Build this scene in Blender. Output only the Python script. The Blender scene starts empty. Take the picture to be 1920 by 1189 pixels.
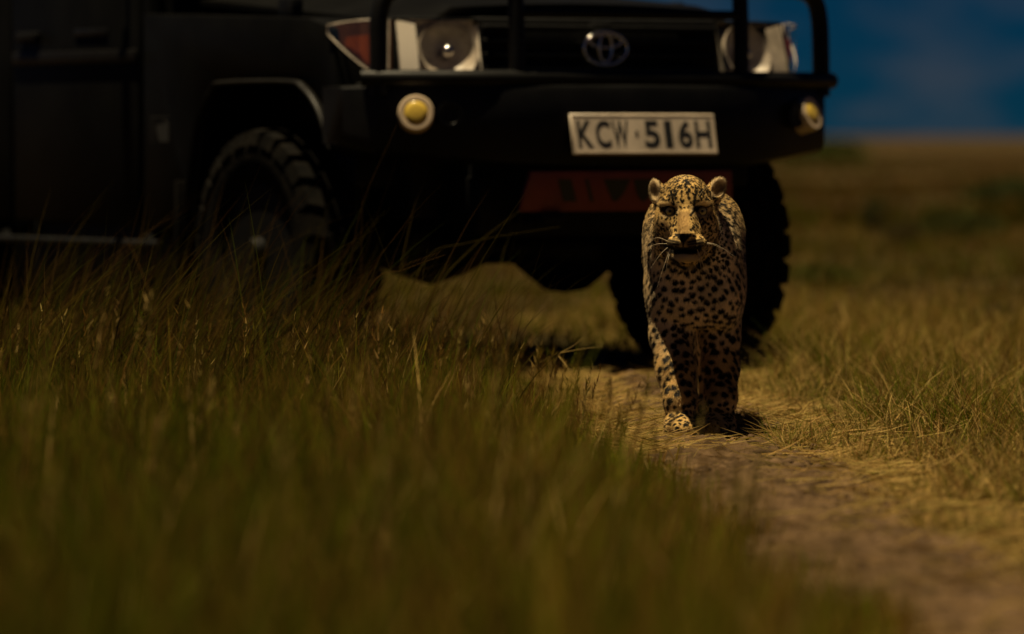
import bpy, bmesh, math, random
import numpy as np
from mathutils import Vector, Matrix, kdtree

random.seed(11)
rng = np.random.default_rng(11)
scene = bpy.context.scene
COL = scene.collection

# ------------------------------------------------------------------ camera
FPX = 10667.0            # focal length in photo pixels (200 mm on a 36 mm sensor, 1920 px)
CAM_H = 0.77
HORIZON = 255.0
cam_d = bpy.data.cameras.new('camera')
cam = bpy.data.objects.new('camera', cam_d)
COL.objects.link(cam)
cam_d.sensor_width = 36.0
cam_d.lens = 200.0
cam_d.clip_start = 0.1
cam_d.clip_end = 20000.0
cam.location = (0, 0, CAM_H)
cam.rotation_euler = (math.radians(90) - math.atan((594.5 - HORIZON) / FPX), 0, 0)
cam_d.dof.use_dof = True
cam_d.dof.focus_distance = 14.28
cam_d.dof.aperture_fstop = 3.0
scene.camera = cam

# ------------------------------------------------------------------ world and sun
SUN_DIR = Vector((-0.165, -0.035, 0.95)).normalized()
world = bpy.data.worlds.new('World')
scene.world = world
world.use_nodes = True
wn, wl = world.node_tree.nodes, world.node_tree.links
wn.clear()
sky = wn.new('ShaderNodeTexSky')
sky.sky_type = 'NISHITA'
sky.sun_disc = False
sky.sun_elevation = math.asin(SUN_DIR.z)
sky.sun_rotation = math.atan2(SUN_DIR.x, SUN_DIR.y)
sky.altitude = 1600
sky.air_density = 0.7
sky.dust_density = 0.0
sky.ozone_density = 6.0
bg = wn.new('ShaderNodeBackground')
bg.inputs['Strength'].default_value = 0.06
out = wn.new('ShaderNodeOutputWorld')
# storm-blue cloud deck: one even tint over the whole sky with soft cloud mottling
tc = wn.new('ShaderNodeTexCoord')
mp = wn.new('ShaderNodeMapping')
mp.inputs['Scale'].default_value = (45, 45, 110)
nz = wn.new('ShaderNodeTexNoise')
nz.inputs['Scale'].default_value = 1.0
nz.inputs['Detail'].default_value = 4.0
rmp = wn.new('ShaderNodeValToRGB')
rmp.color_ramp.elements[0].position = 0.42
rmp.color_ramp.elements[0].color = (0.004, 0.050, 0.092, 1)
rmp.color_ramp.elements[1].position = 0.72
rmp.color_ramp.elements[1].color = (0.062, 0.072, 0.098, 1)
mul = wn.new('ShaderNodeMix')
mul.data_type = 'RGBA'
mul.blend_type = 'MULTIPLY'
mul.inputs[0].default_value = 1.0
wl.new(tc.outputs['Generated'], mp.inputs[0])
wl.new(mp.outputs[0], nz.inputs['Vector'])
wl.new(nz.outputs[0], rmp.inputs[0])
wl.new(sky.outputs[0], mul.inputs[6])
wl.new(rmp.outputs[0], mul.inputs[7])
wl.new(mul.outputs[2], bg.inputs['Color'])
wl.new(bg.outputs[0], out.inputs['Surface'])

sun_d = bpy.data.lights.new('sun', 'SUN')
sun_d.energy = 4.6
sun_d.angle = math.radians(0.53)
sun_d.color = (1.0, 0.81, 0.49)
sun = bpy.data.objects.new('sun', sun_d)
COL.objects.link(sun)
sun.rotation_euler = SUN_DIR.to_track_quat('Z', 'Y').to_euler()
sun.location = (-3, 14, 12)

vs = scene.view_settings
vs.view_transform = 'Standard'
vs.look = 'None'
vs.exposure = 0.55
vs.gamma = 1.0
vs.use_curve_mapping = False
scene.cycles.use_denoising = True
scene.cycles.max_bounces = 6

# ------------------------------------------------------------------ helpers
def px_world(px, py, d):
    """photo pixel + distance (metres along the view) -> world point"""
    return Vector(((px - 960) / FPX * d, d, CAM_H - (py - HORIZON) / FPX * d))

def link(name, me, mats=(), parent=None, smooth=False):
    o = bpy.data.objects.new(name, me)
    for m in (mats if isinstance(mats, (list, tuple)) else [mats]):
        me.materials.append(m)
    COL.objects.link(o)
    if parent is not None:
        o.parent = parent
    if smooth:
        me.polygons.foreach_set('use_smooth', [True] * len(me.polygons))
    return o

def bm_obj(name, bm, mats=(), parent=None, smooth=False, angle=None):
    me = bpy.data.meshes.new(name)
    bm.normal_update()
    bm.to_mesh(me)
    bm.free()
    o = link(name, me, mats, parent, smooth)
    if angle is not None:
        me.set_sharp_from_angle(angle=math.radians(angle))
    return o

def empty(name, loc=(0, 0, 0), rz=0.0):
    o = bpy.data.objects.new(name, None)
    o.empty_display_size = 0.2
    o.location = loc
    o.rotation_euler = (0, 0, rz)
    COL.objects.link(o)
    return o

def tag(o, label=None, cat=None, group=None, kind=None):
    for k, v in (('label', label), ('category', cat), ('group', group), ('kind', kind)):
        if v:
            o[k] = v
    return o

def mat(name, color=(0.5, 0.5, 0.5), rough=0.6, metal=0.0, spec=0.5, coat=0.0, trans=0.0, noise=0.0,
        nscale=20.0, bump=0.0, bscale=60.0, color2=None):
    m = bpy.data.materials.new(name)
    m.use_nodes = True
    nt = m.node_tree
    b = nt.nodes['Principled BSDF']
    b.inputs['Base Color'].default_value = (*color, 1)
    b.inputs['Roughness'].default_value = rough
    b.inputs['Metallic'].default_value = metal
    b.inputs['Specular IOR Level'].default_value = spec
    b.inputs['Coat Weight'].default_value = coat
    b.inputs['Coat Roughness'].default_value = 0.08
    b.inputs['Transmission Weight'].default_value = trans
    if noise > 0 or bump > 0:
        tcn = nt.nodes.new('ShaderNodeTexCoord')
    if noise > 0:
        n = nt.nodes.new('ShaderNodeTexNoise')
        n.inputs['Scale'].default_value = nscale
        n.inputs['Detail'].default_value = 6
        r = nt.nodes.new('ShaderNodeValToRGB')
        r.color_ramp.elements[0].position = 0.35
        r.color_ramp.elements[1].position = 0.72
        c2 = color2 or tuple(min(1, c * (1 + noise)) for c in color)
        r.color_ramp.elements[0].color = (*color, 1)
        r.color_ramp.elements[1].color = (*c2, 1)
        nt.links.new(tcn.outputs['Object'], n.inputs['Vector'])
        nt.links.new(n.outputs[0], r.inputs[0])
        nt.links.new(r.outputs[0], b.inputs['Base Color'])
    if bump > 0:
        n2 = nt.nodes.new('ShaderNodeTexNoise')
        n2.inputs['Scale'].default_value = bscale
        n2.inputs['Detail'].default_value = 5
        bp = nt.nodes.new('ShaderNodeBump')
        bp.inputs['Strength'].default_value = bump
        bp.inputs['Distance'].default_value = 0.01
        nt.links.new(tcn.outputs['Object'], n2.inputs['Vector'])
        nt.links.new(n2.outputs[0], bp.inputs['Height'])
        nt.links.new(bp.outputs[0], b.inputs['Normal'])
    return m

def clear_cover(name, color, gloss=0.12, rough=0.03):
    """thin clear lens: transparent with a glossy skin"""
    m = bpy.data.materials.new(name)
    m.use_nodes = True
    nt = m.node_tree
    nt.nodes.clear()
    o = nt.nodes.new('ShaderNodeOutputMaterial')
    t = nt.nodes.new('ShaderNodeBsdfTransparent')
    t.inputs[0].default_value = (*color, 1)
    g = nt.nodes.new('ShaderNodeBsdfGlossy')
    g.inputs['Roughness'].default_value = rough
    mx = nt.nodes.new('ShaderNodeMixShader')
    mx.inputs[0].default_value = gloss
    nt.links.new(t.outputs[0], mx.inputs[1])
    nt.links.new(g.outputs[0], mx.inputs[2])
    nt.links.new(mx.outputs[0], o.inputs[0])
    return m

def vcol_mat(name, rough=0.7, translucent=0.0, spec=0.25, attr='Col', bump=0.0):
    m = bpy.data.materials.new(name)
    m.use_nodes = True
    nt = m.node_tree
    b = nt.nodes['Principled BSDF']
    a = nt.nodes.new('ShaderNodeVertexColor')
    a.layer_name = attr
    b.inputs['Roughness'].default_value = rough
    b.inputs['Specular IOR Level'].default_value = spec
    nt.links.new(a.outputs['Color'], b.inputs['Base Color'])
    if bump:
        tcn = nt.nodes.new('ShaderNodeTexCoord')
        n2 = nt.nodes.new('ShaderNodeTexNoise')
        n2.inputs['Scale'].default_value = 260
        n2.inputs['Detail'].default_value = 3
        bp = nt.nodes.new('ShaderNodeBump')
        bp.inputs['Strength'].default_value = bump
        bp.inputs['Distance'].default_value = 0.004
        nt.links.new(tcn.outputs['Object'], n2.inputs['Vector'])
        nt.links.new(n2.outputs[0], bp.inputs['Height'])
        nt.links.new(bp.outputs[0], b.inputs['Normal'])
    if translucent > 0:
        o = nt.nodes['Material Output']
        t = nt.nodes.new('ShaderNodeBsdfTranslucent')
        mx = nt.nodes.new('ShaderNodeMixShader')
        mx.inputs[0].default_value = translucent
        nt.links.new(a.outputs['Color'], t.inputs[0])
        nt.links.new(b.outputs[0], mx.inputs[1])
        nt.links.new(t.outputs[0], mx.inputs[2])
        nt.links.new(mx.outputs[0], o.inputs['Surface'])
    return m

def mesh_np(name, V, F, cols=None):
    """V (n,3), F list of arrays (tri or quad index arrays), cols (n,3) per vertex"""
    me = bpy.data.meshes.new(name)
    V = np.asarray(V, np.float32)
    me.vertices.add(len(V))
    me.vertices.foreach_set('co', V.ravel())
    loops, starts, totals, s = [], [], [], 0
    for f in F:
        f = np.asarray(f, np.int32)
        if len(f) == 0:
            continue
        k = f.shape[1]
        loops.append(f.ravel())
        starts.append(s + np.arange(len(f)) * k)
        totals.append(np.full(len(f), k))
        s += f.size
    loops = np.concatenate(loops).astype(np.int32)
    starts = np.concatenate(starts).astype(np.int32)
    me.loops.add(len(loops))
    me.loops.foreach_set('vertex_index', loops)
    me.polygons.add(len(starts))
    me.polygons.foreach_set('loop_start', starts)
    me.update(calc_edges=True)
    if cols is not None:
        ca = me.color_attributes.new('Col', 'FLOAT_COLOR', 'POINT')
        c4 = np.ones((len(V), 4), np.float32)
        c4[:, :3] = cols
        ca.data.foreach_set('color', c4.ravel())
    me.validate()
    return me

def smoothstep(a, b, x):
    t = np.clip((x - a) / (b - a + 1e-9), 0, 1)
    return t * t * (3 - 2 * t)

def snoise(P, s, seed=0):
    """cheap smooth value noise made of sines, about -1..1"""
    r = np.random.default_rng(seed)
    v = 0
    for i in range(6):
        k = r.normal(size=P.shape[-1]) * s
        v = v + np.sin(P @ k + r.uniform(0, 6.28)) / 2.4
    return v

# ------------------------------------------------------------------ ground
YS = [2.0, 6.0, 8.8, 11.0, 14.3, 16.5, 18.5, 21.0, 26.0, 34.0]
XL = [0.98, 0.73, 0.57, 0.46, 0.33, 0.24, 0.13, -0.08, -0.70, -2.0]
XR = [1.50, 1.12, 0.95, 0.83, 0.70, 0.62, 0.50, 0.30, -0.35, -1.6]
def track_l(y): return np.interp(y, YS, XL)
def track_r(y): return np.interp(y, YS, XR)

def ground_material():
    m = bpy.data.materials.new('savanna_soil')
    m.use_nodes = True
    nt = m.node_tree
    b = nt.nodes['Principled BSDF']
    b.inputs['Roughness'].default_value = 0.95
    b.inputs['Specular IOR Level'].default_value = 0.1
    tcn = nt.nodes.new('ShaderNodeTexCoord')
    def noise(scale, detail=6):
        n = nt.nodes.new('ShaderNodeTexNoise')
        n.inputs['Scale'].default_value = scale
        n.inputs['Detail'].default_value = detail
        nt.links.new(tcn.outputs['Object'], n.inputs['Vector'])
        return n
    def ramp(n, p0, c0, p1, c1):
        r = nt.nodes.new('ShaderNodeValToRGB')
        r.color_ramp.elements[0].position = p0
        r.color_ramp.elements[0].color = (*c0, 1)
        r.color_ramp.elements[1].position = p1
        r.color_ramp.elements[1].color = (*c1, 1)
        nt.links.new(n.outputs[0], r.inputs[0])
        return r
    patches = ramp(noise(0.09, 5), 0.42, (0.052, 0.027, 0.009), 0.62, (0.032, 0.028, 0.005))
    fine = ramp(noise(1.4, 8), 0.35, (0.55, 0.55, 0.5), 0.7, (1.25, 1.2, 1.15))
    mx = nt.nodes.new('ShaderNodeMix')
    mx.data_type = 'RGBA'
    mx.blend_type = 'MULTIPLY'
    mx.inputs[0].default_value = 1
    nt.links.new(patches.outputs[0], mx.inputs[6])
    nt.links.new(fine.outputs[0], mx.inputs[7])
    nt.links.new(mx.outputs[2], b.inputs['Base Color'])
    return m

bm = bmesh.new()
R = 9000.0
vs_ = [bm.verts.new(c) for c in ((-R, -400, 0), (R, -400, 0), (R, R, 0), (-R, R, 0))]
bm.faces.new(vs_)
ground = bm_obj('ground', bm, ground_material())
tag(ground, 'dry brown savanna ground reaching the horizon', 'ground', kind='structure')

# dirt track: a relief sheet whose edges sink below the ground sheet
ys = np.arange(3.0, 30.0, 0.035)
us = np.linspace(-0.25, 1.25, 60)
Yg, Ug = np.meshgrid(ys, us, indexing='ij')
Xg = track_l(Yg) + (track_r(Yg) - track_l(Yg)) * Ug
P2 = np.stack([Xg, Yg], -1)
edge = smoothstep(-0.25, 0.05, Ug) * smoothstep(1.25, 0.95, Ug) * smoothstep(19.6, 18.6, Yg)
relief = 0.006 * snoise(P2, 22, 1) + 0.005 * snoise(P2, 55, 2) + 0.004 * snoise(P2, 120, 3) + 0.003 * np.random.default_rng(5).normal(size=Xg.shape)
Zg = -0.012 + edge * 0.024 + relief * (0.3 + 0.7 * smoothstep(0.05, 0.35, np.abs(Yg - 14.38)))
Vt = np.stack([Xg, Yg, Zg], -1).reshape(-1, 3)
ni, nj = Xg.shape
idx = np.arange(ni * nj).reshape(ni, nj)
Ft = np.stack([idx[:-1, :-1], idx[:-1, 1:], idx[1:, 1:], idx[1:, :-1]], -1).reshape(-1, 4)
track_mat = mat('track_dirt', (0.040, 0.024, 0.012), 0.95, spec=0.05, noise=0.9, nscale=15, bump=1.0, bscale=70,
                color2=(0.130, 0.080, 0.040))
track = link('dirt_track', mesh_np('dirt_track', Vt, [Ft]), track_mat, None, True)
tag(track, 'bare reddish dirt track worn through the grass', 'track', kind='structure')

# ------------------------------------------------------------------ off-road vehicle
CAR_YAW = math.radians(30)
car = empty('off_road_vehicle', (-0.055, 19.0, 0), CAR_YAW)
tag(car, 'black off-road vehicle with bull bar and white number plate standing behind the leopard', 'vehicle')

M_PAINT = mat('black_paint', (0.0035, 0.0035, 0.0034), 0.42, spec=0.03, noise=0.7, nscale=5, bump=0.02, bscale=200)
M_PLAST = mat('black_plastic', (0.005, 0.005, 0.005), 0.55, spec=0.12, noise=0.8, nscale=14)
M_STEEL = mat('black_steel', (0.005, 0.005, 0.005), 0.40, spec=0.15, noise=0.8, nscale=10)
M_RUBBER = mat('tyre_rubber', (0.004, 0.0038, 0.0035), 0.9, spec=0.03, noise=1.0, nscale=14, bump=0.3, bscale=90,
               color2=(0.011, 0.0095, 0.0075))
M_CHROME = mat('chrome', (0.75, 0.72, 0.68), 0.12, metal=1.0)
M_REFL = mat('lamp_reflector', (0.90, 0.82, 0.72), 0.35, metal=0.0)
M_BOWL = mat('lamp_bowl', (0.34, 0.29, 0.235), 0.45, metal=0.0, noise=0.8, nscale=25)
M_AMBER = mat('amber_lens', (0.50, 0.12, 0.036), 0.25, spec=0.5, coat=0.5)
M_AMBER_DARK = mat('amber_backing', (0.17, 0.065, 0.035), 0.45)
M_COVER = clear_cover('clear_lens', (0.96, 0.95, 0.93), 0.08)
M_GLASS = clear_cover('window_glass', (0.20, 0.22, 0.22), 0.12)
M_CREAM = mat('cream_plastic', (0.62, 0.48, 0.33), 0.45)
M_YELLOW = mat('yellow_lens', (0.70, 0.48, 0.07), 0.35, coat=0.4)
M_PLATE = mat('plate_white', (0.64, 0.53, 0.41), 0.45, noise=0.25, nscale=12, color2=(0.46, 0.38, 0.29))
M_INK = mat('plate_black', (0.010, 0.010, 0.010), 0.5)
M_RED = mat('red_paint', (0.15, 0.018, 0.016), 0.5, noise=0.5, nscale=8)
M_RIM = mat('rim_steel', (0.004, 0.004, 0.004), 0.6, spec=0.1)
M_DUST = mat('dusty_flare', (0.006, 0.0055, 0.005), 0.45, spec=0.12, noise=0.6, nscale=8)
M_SEAT = mat('seat_cloth', (0.03, 0.028, 0.025), 0.9)

def box(bm, x0, x1, y0, y1, z0, z1, bev=0.0, seg=2, mtx=None):
    r = bmesh.ops.create_cube(bm, size=1.0)
    v = r['verts']
    for q in v:
        q.co = Vector(((x0 + x1) / 2 + q.co.x * (x1 - x0), (y0 + y1) / 2 + q.co.y * (y1 - y0), (z0 + z1) / 2 + q.co.z * (z1 - z0)))
        if mtx is not None:
            q.co = mtx @ q.co
    if bev > 0:
        es = {e for q in v for e in q.link_edges}
        bmesh.ops.bevel(bm, geom=list(es), offset=bev, segments=seg, affect='EDGES', profile=0.5)

def box_obj(name, dims, m, parent, bev=0.01, mtx=None, seg=2):
    b = bmesh.new()
    box(b, *dims, bev=bev, seg=seg, mtx=mtx)
    return bm_obj(name, b, m, parent, True, 40)

def prism_obj(name, poly, x0, x1, m, parent, axis='x', bev=0.0, to=None):
    """polygon in the other two axes, extruded along axis"""
    b = bmesh.new()
    def P(a, c, t):
        q = Vector((t, a, c)) if axis == 'x' else (Vector((a, t, c)) if axis == 'y' else Vector((a, c, t)))
        return to @ q if to is not None else q
    A = [b.verts.new(P(a, c, x0)) for a, c in poly]
    B = [b.verts.new(P(a, c, x1)) for a, c in poly]
    n = len(poly)
    b.faces.new(A)
    b.faces.new(B[::-1])
    for i in range(n):
        b.faces.new((A[i], B[i], B[(i + 1) % n], A[(i + 1) % n]))
    bmesh.ops.recalc_face_normals(b, faces=b.faces[:])
    if bev > 0:
        es = [e for e in b.edges if e.calc_face_angle(0) > 0.5]
        bmesh.ops.bevel(b, geom=es, offset=bev, segments=2, affect='EDGES', profile=0.5, clamp_overlap=True)
    return bm_obj(name, b, m, parent, True, 35)

def catmull(pts, n=8):
    P = [Vector(p) for p in pts]
    P = [P[0] * 2 - P[1]] + P + [P[-1] * 2 - P[-2]]
    out_ = []
    for i in range(1, len(P) - 2):
        for k in range(n):
            t = k / n
            out_.append(0.5 * ((2 * P[i]) + (-P[i - 1] + P[i + 1]) * t + (2 * P[i - 1] - 5 * P[i] + 4 * P[i + 1] - P[i + 2]) * t * t
                               + (-P[i - 1] + 3 * P[i] - 3 * P[i + 1] + P[i + 2]) * t ** 3))
    out_.append(P[-2])
    return out_

def tube(bm, pts, r, seg=14, closed=False, r_end=None, flat=(1, 1)):
    pts = [Vector(p) for p in pts]
    n = len(pts)
    rings = []
    up = Vector((0, 0, 1))
    prev = None
    for i, p in enumerate(pts):
        if closed:
            d = pts[(i + 1) % n] - pts[i - 1]
        else:
            d = pts[min(i + 1, n - 1)] - pts[max(i - 1, 0)]
        d.normalize()
        if prev is None:
            a = d.cross(up)
            if a.length < 1e-3:
                a = d.cross(Vector((1, 0, 0)))
        else:
            a = prev - d * prev.dot(d)
        a.normalize()
        prev = a
        c = d.cross(a)
        rr = r if r_end is None else r + (r_end - r) * i / max(1, n - 1)
        rings.append([bm.verts.new(p + a * math.cos(2 * math.pi * k / seg) * rr * flat[0] + c * math.sin(2 * math.pi * k / seg) * rr * flat[1]) for k in range(seg)])
    for i in range(n if closed else n - 1):
        A, B = rings[i], rings[(i + 1) % n]
        for k in range(seg):
            bm.faces.new((A[k], A[(k + 1) % seg], B[(k + 1) % seg], B[k]))
    if not closed:
        bm.faces.new(rings[0][::-1])
        bm.faces.new(rings[-1])

def tube_obj(name, pts, r, m, parent, seg=14, closed=False, r_end=None, flat=(1, 1)):
    b = bmesh.new()
    tube(b, pts, r, seg, closed, r_end, flat)
    bmesh.ops.recalc_face_normals(b, faces=b.faces[:])
    return bm_obj(name, b, m, parent, True, 50)

def lathe(bm, prof, seg=48, mtx=None, close=False):
    """prof: list of (axial, radius); axis = local x"""
    rings = []
    for a, r in prof:
        ring = []
        for k in range(seg):
            t = 2 * math.pi * k / seg
            q = Vector((a, r * math.cos(t), r * math.sin(t)))
            ring.append(bm.verts.new(mtx @ q if mtx is not None else q))
        rings.append(ring)
    n = len(rings)
    for i in range(n if close else n - 1):
        A, B = rings[i], rings[(i + 1) % n]
        for k in range(seg):
            bm.faces.new((A[k], A[(k + 1) % seg], B[(k + 1) % seg], B[k]))
    if not close:
        if prof[0][1] > 1e-4: bm.faces.new(rings[0][::-1])
        if prof[-1][1] > 1e-4: bm.faces.new(rings[-1])

def facing(center, sweep, side=0, tilt=0.0):
    """matrix whose local -Y looks out of the car front, swept about z"""
    return Matrix.Translation(center) @ Matrix.Rotation(sweep, 4, 'Z') @ Matrix.Rotation(tilt, 4, 'X')

# -- wheels
def tyre_mesh():
    b = bmesh.new()
    prof = [(-0.095, 0.225), (-0.118, 0.25), (-0.130, 0.31), (-0.124, 0.352), (-0.104, 0.378), (-0.05, 0.386), (0.05, 0.386), (0.104, 0.378), (0.124, 0.352), (0.130, 0.31), (0.118, 0.25), (0.095, 0.225), (0.06, 0.215), (-0.06, 0.215)]
    lathe(b, prof, 60, None, True)
    n = 24
    for row, (xa, xb, ph, dx) in enumerate(((-0.134, -0.070, 0, 0), (-0.062, -0.006, 0.5, 0), (0.006, 0.062, 0.0, 0), (0.070, 0.134, 0.5, 0))):
        for k in range(n):
            t = 2 * math.pi * (k + ph) / n
            w = 0.70 * 2 * math.pi * 0.39 / n
            rot = Matrix.Rotation(t, 4, 'X')
            sk = Matrix.Rotation((0.28 if row % 2 else -0.28), 4, 'Z')
            r0 = 0.345 if row in (0, 3) else 0.37
            m_ = rot @ Matrix.Translation((0, 0, 0))
            b0 = len(b.verts)
            c = bmesh.ops.create_cube(b, size=1.0)['verts']
            for q in c:
                x = (xa + xb) / 2 + q.co.x * (xb - xa)
                y = q.co.y * w * (0.92 if q.co.z > 0 else 1.1)
                z = r0 + (q.co.z + 0.5) * (0.402 - r0)
                if row in (0, 3) and q.co.z > 0:
                    if (row == 0 and q.co.x < 0) or (row == 3 and q.co.x > 0):
                        x *= 0.90; z -= 0.012
                v = Vector((x, y + (x - (xa + xb) / 2) * (0.35 if row % 2 else -0.35), z))
                q.co = rot @ v
    bmesh.ops.recalc_face_normals(b, faces=b.faces[:])
    me = bpy.data.meshes.new('tyre')
    b.to_mesh(me); b.free()
    me.polygons.foreach_set('use_smooth', [True] * len(me.polygons))
    me.set_sharp_from_angle(angle=math.radians(32))
    me.materials.append(M_RUBBER)
    return me

def rim_mesh():
    b = bmesh.new()
    lathe(b, [(-0.10, 0.228), (-0.10, 0.212), (-0.055, 0.195), (-0.045, 0.12), (-0.075, 0.09), (-0.078, 0.0)], 40)
    lathe(b, [(0.10, 0.228), (0.10, 0.212), (0.03, 0.195), (-0.02, 0.10), (-0.02, 0.0)], 40)
    for k in range(6):
        t = 2 * math.pi * k / 6
        lathe(b, [(-0.09, 0.0), (-0.09, 0.012), (-0.05, 0.012)], 8, Matrix.Translation((0, 0.07 * math.cos(t), 0.07 * math.sin(t))))
    bmesh.ops.recalc_face_normals(b, faces=b.faces[:])
    me = bpy.data.meshes.new('rim')
    b.to_mesh(me); b.free()
    me.polygons.foreach_set('use_smooth', [True] * len(me.polygons))
    me.set_sharp_from_angle(angle=math.radians(35))
    me.materials.append(M_RIM)
    return me

def hub_mesh():
    b = bmesh.new()
    lathe(b, [(-0.135, 0.0), (-0.135, 0.035), (-0.12, 0.045), (-0.075, 0.052), (0.02, 0.052)], 24)
    me = bpy.data.meshes.new('hub')
    bmesh.ops.recalc_face_normals(b, faces=b.faces[:])
    b.to_mesh(me); b.free()
    me.materials.append(M_RIM)
    return me

TY, RI, HU = tyre_mesh(), rim_mesh(), hub_mesh()
for (x, y, steer) in ((-0.79, 0, 2), (0.79, 0, 2), (-0.76, 2.73, 0), (0.76, 2.73, 0)):
    w = bpy.data.objects.new('wheel', RI)
    COL.objects.link(w)
    w.parent = car
    w.location = (x, y, 0.395)
    w.rotation_euler = (0.3, 0, math.radians(steer) + (math.pi if x > 0 else 0))
    for nm, me in (('tyre', TY), ('hub', HU)):
        c = bpy.data.objects.new(nm, me)
        COL.objects.link(c)
        c.parent = w

# -- fenders with wheel arch (polygon in y,z)
def arch(y0, y1, top, bot, r):
    """points of a flat-topped arch opening from back-bottom to front-bottom"""
    pts = [(y1, bot), (y1 - 0.02, bot + 0.12), (y1 - 0.05, top - r * 1.6), (y1 - 0.10, top - r * 0.75), (y1 - 0.20, top - 0.02), (y1 - 0.28, top),
           (y0 + 0.30, top), (y0 + 0.19, top - 0.022), (y0 + 0.09, top - r * 0.56), (y0 + 0.0, top - r * 1.35)]
    return [(q.y, q.z) for q in catmull([(0, a, c) for a, c in pts], 4)]
for s in (-1, 1):
    op = arch(-0.50, 0.53, 0.945, 0.46, 0.16)
    poly = [(0.90, 0.46)] + op + [(-0.52, 0.70), (-0.46, 1.115), (-0.30, 1.15), (0.90, 1.185)]
    prism_obj('fender', poly, s * 0.70, s * 0.865, M_PAINT, car, bev=0.022)
    # flare: tube-like lip following the arch
    fl = catmull([(s * 0.885, a, c) for a, c in op[1:]], 5)
    tube_obj('fender_flare', fl, 0.015, M_DUST, car, 10, flat=(1.1, 0.6))
    # inner wheel house
    b = bmesh.new()
    box(b, min(s * 0.45, s * 0.60), max(s * 0.45, s * 0.60), -0.50, 0.55, 0.5, 1.05, 0.02)
    box(b, min(s * 0.58, s * 0.86), max(s * 0.58, s * 0.86), -0.44, 0.50, 0.985, 1.03, 0.01)
    bm_obj('wheel_house', b, M_PLAST, car, True, 40)

# -- bonnet: lofted sheet, raised in the middle
def bonnet():
    ys_ = np.linspace(-0.590, 0.82, 14)
    xs_ = np.linspace(-0.70, 0.70, 23)
    V, F = [], []
    for layer in (0, 1):
        for y in ys_:
            for x in xs_:
                f = (y + 0.590) / 1.41
                z = 1.165 + 0.10 * f + 0.045 * (1 - smoothstep(0.52, 0.60, abs(x))) - 0.03 * (x / 0.7) ** 2
                z -= 0.012 * (1 - smoothstep(0, 0.09, f)) 
                V.append((x * (0.97 + 0.03 * f), y + 0.03 * (x / 0.7) ** 2 * (1 - f), z - layer * 0.018))
    n, m_ = len(ys_), len(xs_)
    g = np.arange(2 * n * m_).reshape(2, n, m_)
    t = np.stack([g[0, :-1, :-1], g[0, :-1, 1:], g[0, 1:, 1:], g[0, 1:, :-1]], -1).reshape(-1, 4)
    u = np.stack([g[1, :-1, :-1], g[1, 1:, :-1], g[1, 1:, 1:], g[1, :-1, 1:]], -1).reshape(-1, 4)
    sd = []
    for A, B in ((g[0, 0], g[1, 0]), (g[1, -1], g[0, -1]), (g[1, :, 0], g[0, :, 0]), (g[0, :, -1], g[1, :, -1])):
        sd.append(np.stack([A[:-1], B[:-1], B[1:], A[1:]], -1))
    me = mesh_np('bonnet', V, [np.concatenate([t, u] + sd)])
    o = link('bonnet', me, M_PAINT, car, True)
    me.set_sharp_from_angle(angle=math.radians(50))
    return o
bn = bonnet()
for s in (-1, 1):
    box_obj('bonnet_catch', (s * 0.735 - 0.022, s * 0.735 + 0.022, 0.02, 0.12, 1.15, 1.225), M_STEEL, bn, 0.008)

# -- grille
gp = box_obj('grille', (-0.455, 0.455, -0.665, -0.60, 0.90, 1.15), M_PLAST, car, 0.012)
for i in range(5):
    box_obj('grille_slat', (-0.435, 0.435, -0.695, -0.655, 0.930 + i * 0.044, 0.950 + i * 0.044), M_PLAST, gp, 0.006)
box_obj('grille_bar', (-0.035, 0.035, -0.702, -0.66, 0.92, 1.135), M_PLAST, gp, 0.006)

# emblem: oval ring with two inner ovals
emb = None
EM = Matrix.Translation((0.0, -0.712, 1.052))
def oval(cx, cz, a, c, n=48):
    return [EM @ Vector((cx + a * math.cos(2 * math.pi * k / n), 0, cz + c * math.sin(2 * math.pi * k / n))) for k in range(n)]
emb = tube_obj('emblem', oval(0, 0, 0.081, 0.053), 0.0062, M_CHROME, car, 8, True)
tube_obj('emblem_oval', oval(0, 0.024, 0.060, 0.021), 0.0052, M_CHROME, emb, 8, True)
tube_obj('emblem_oval', oval(0, 0.002, 0.024, 0.046), 0.0052, M_CHROME, emb, 8, True)

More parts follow.
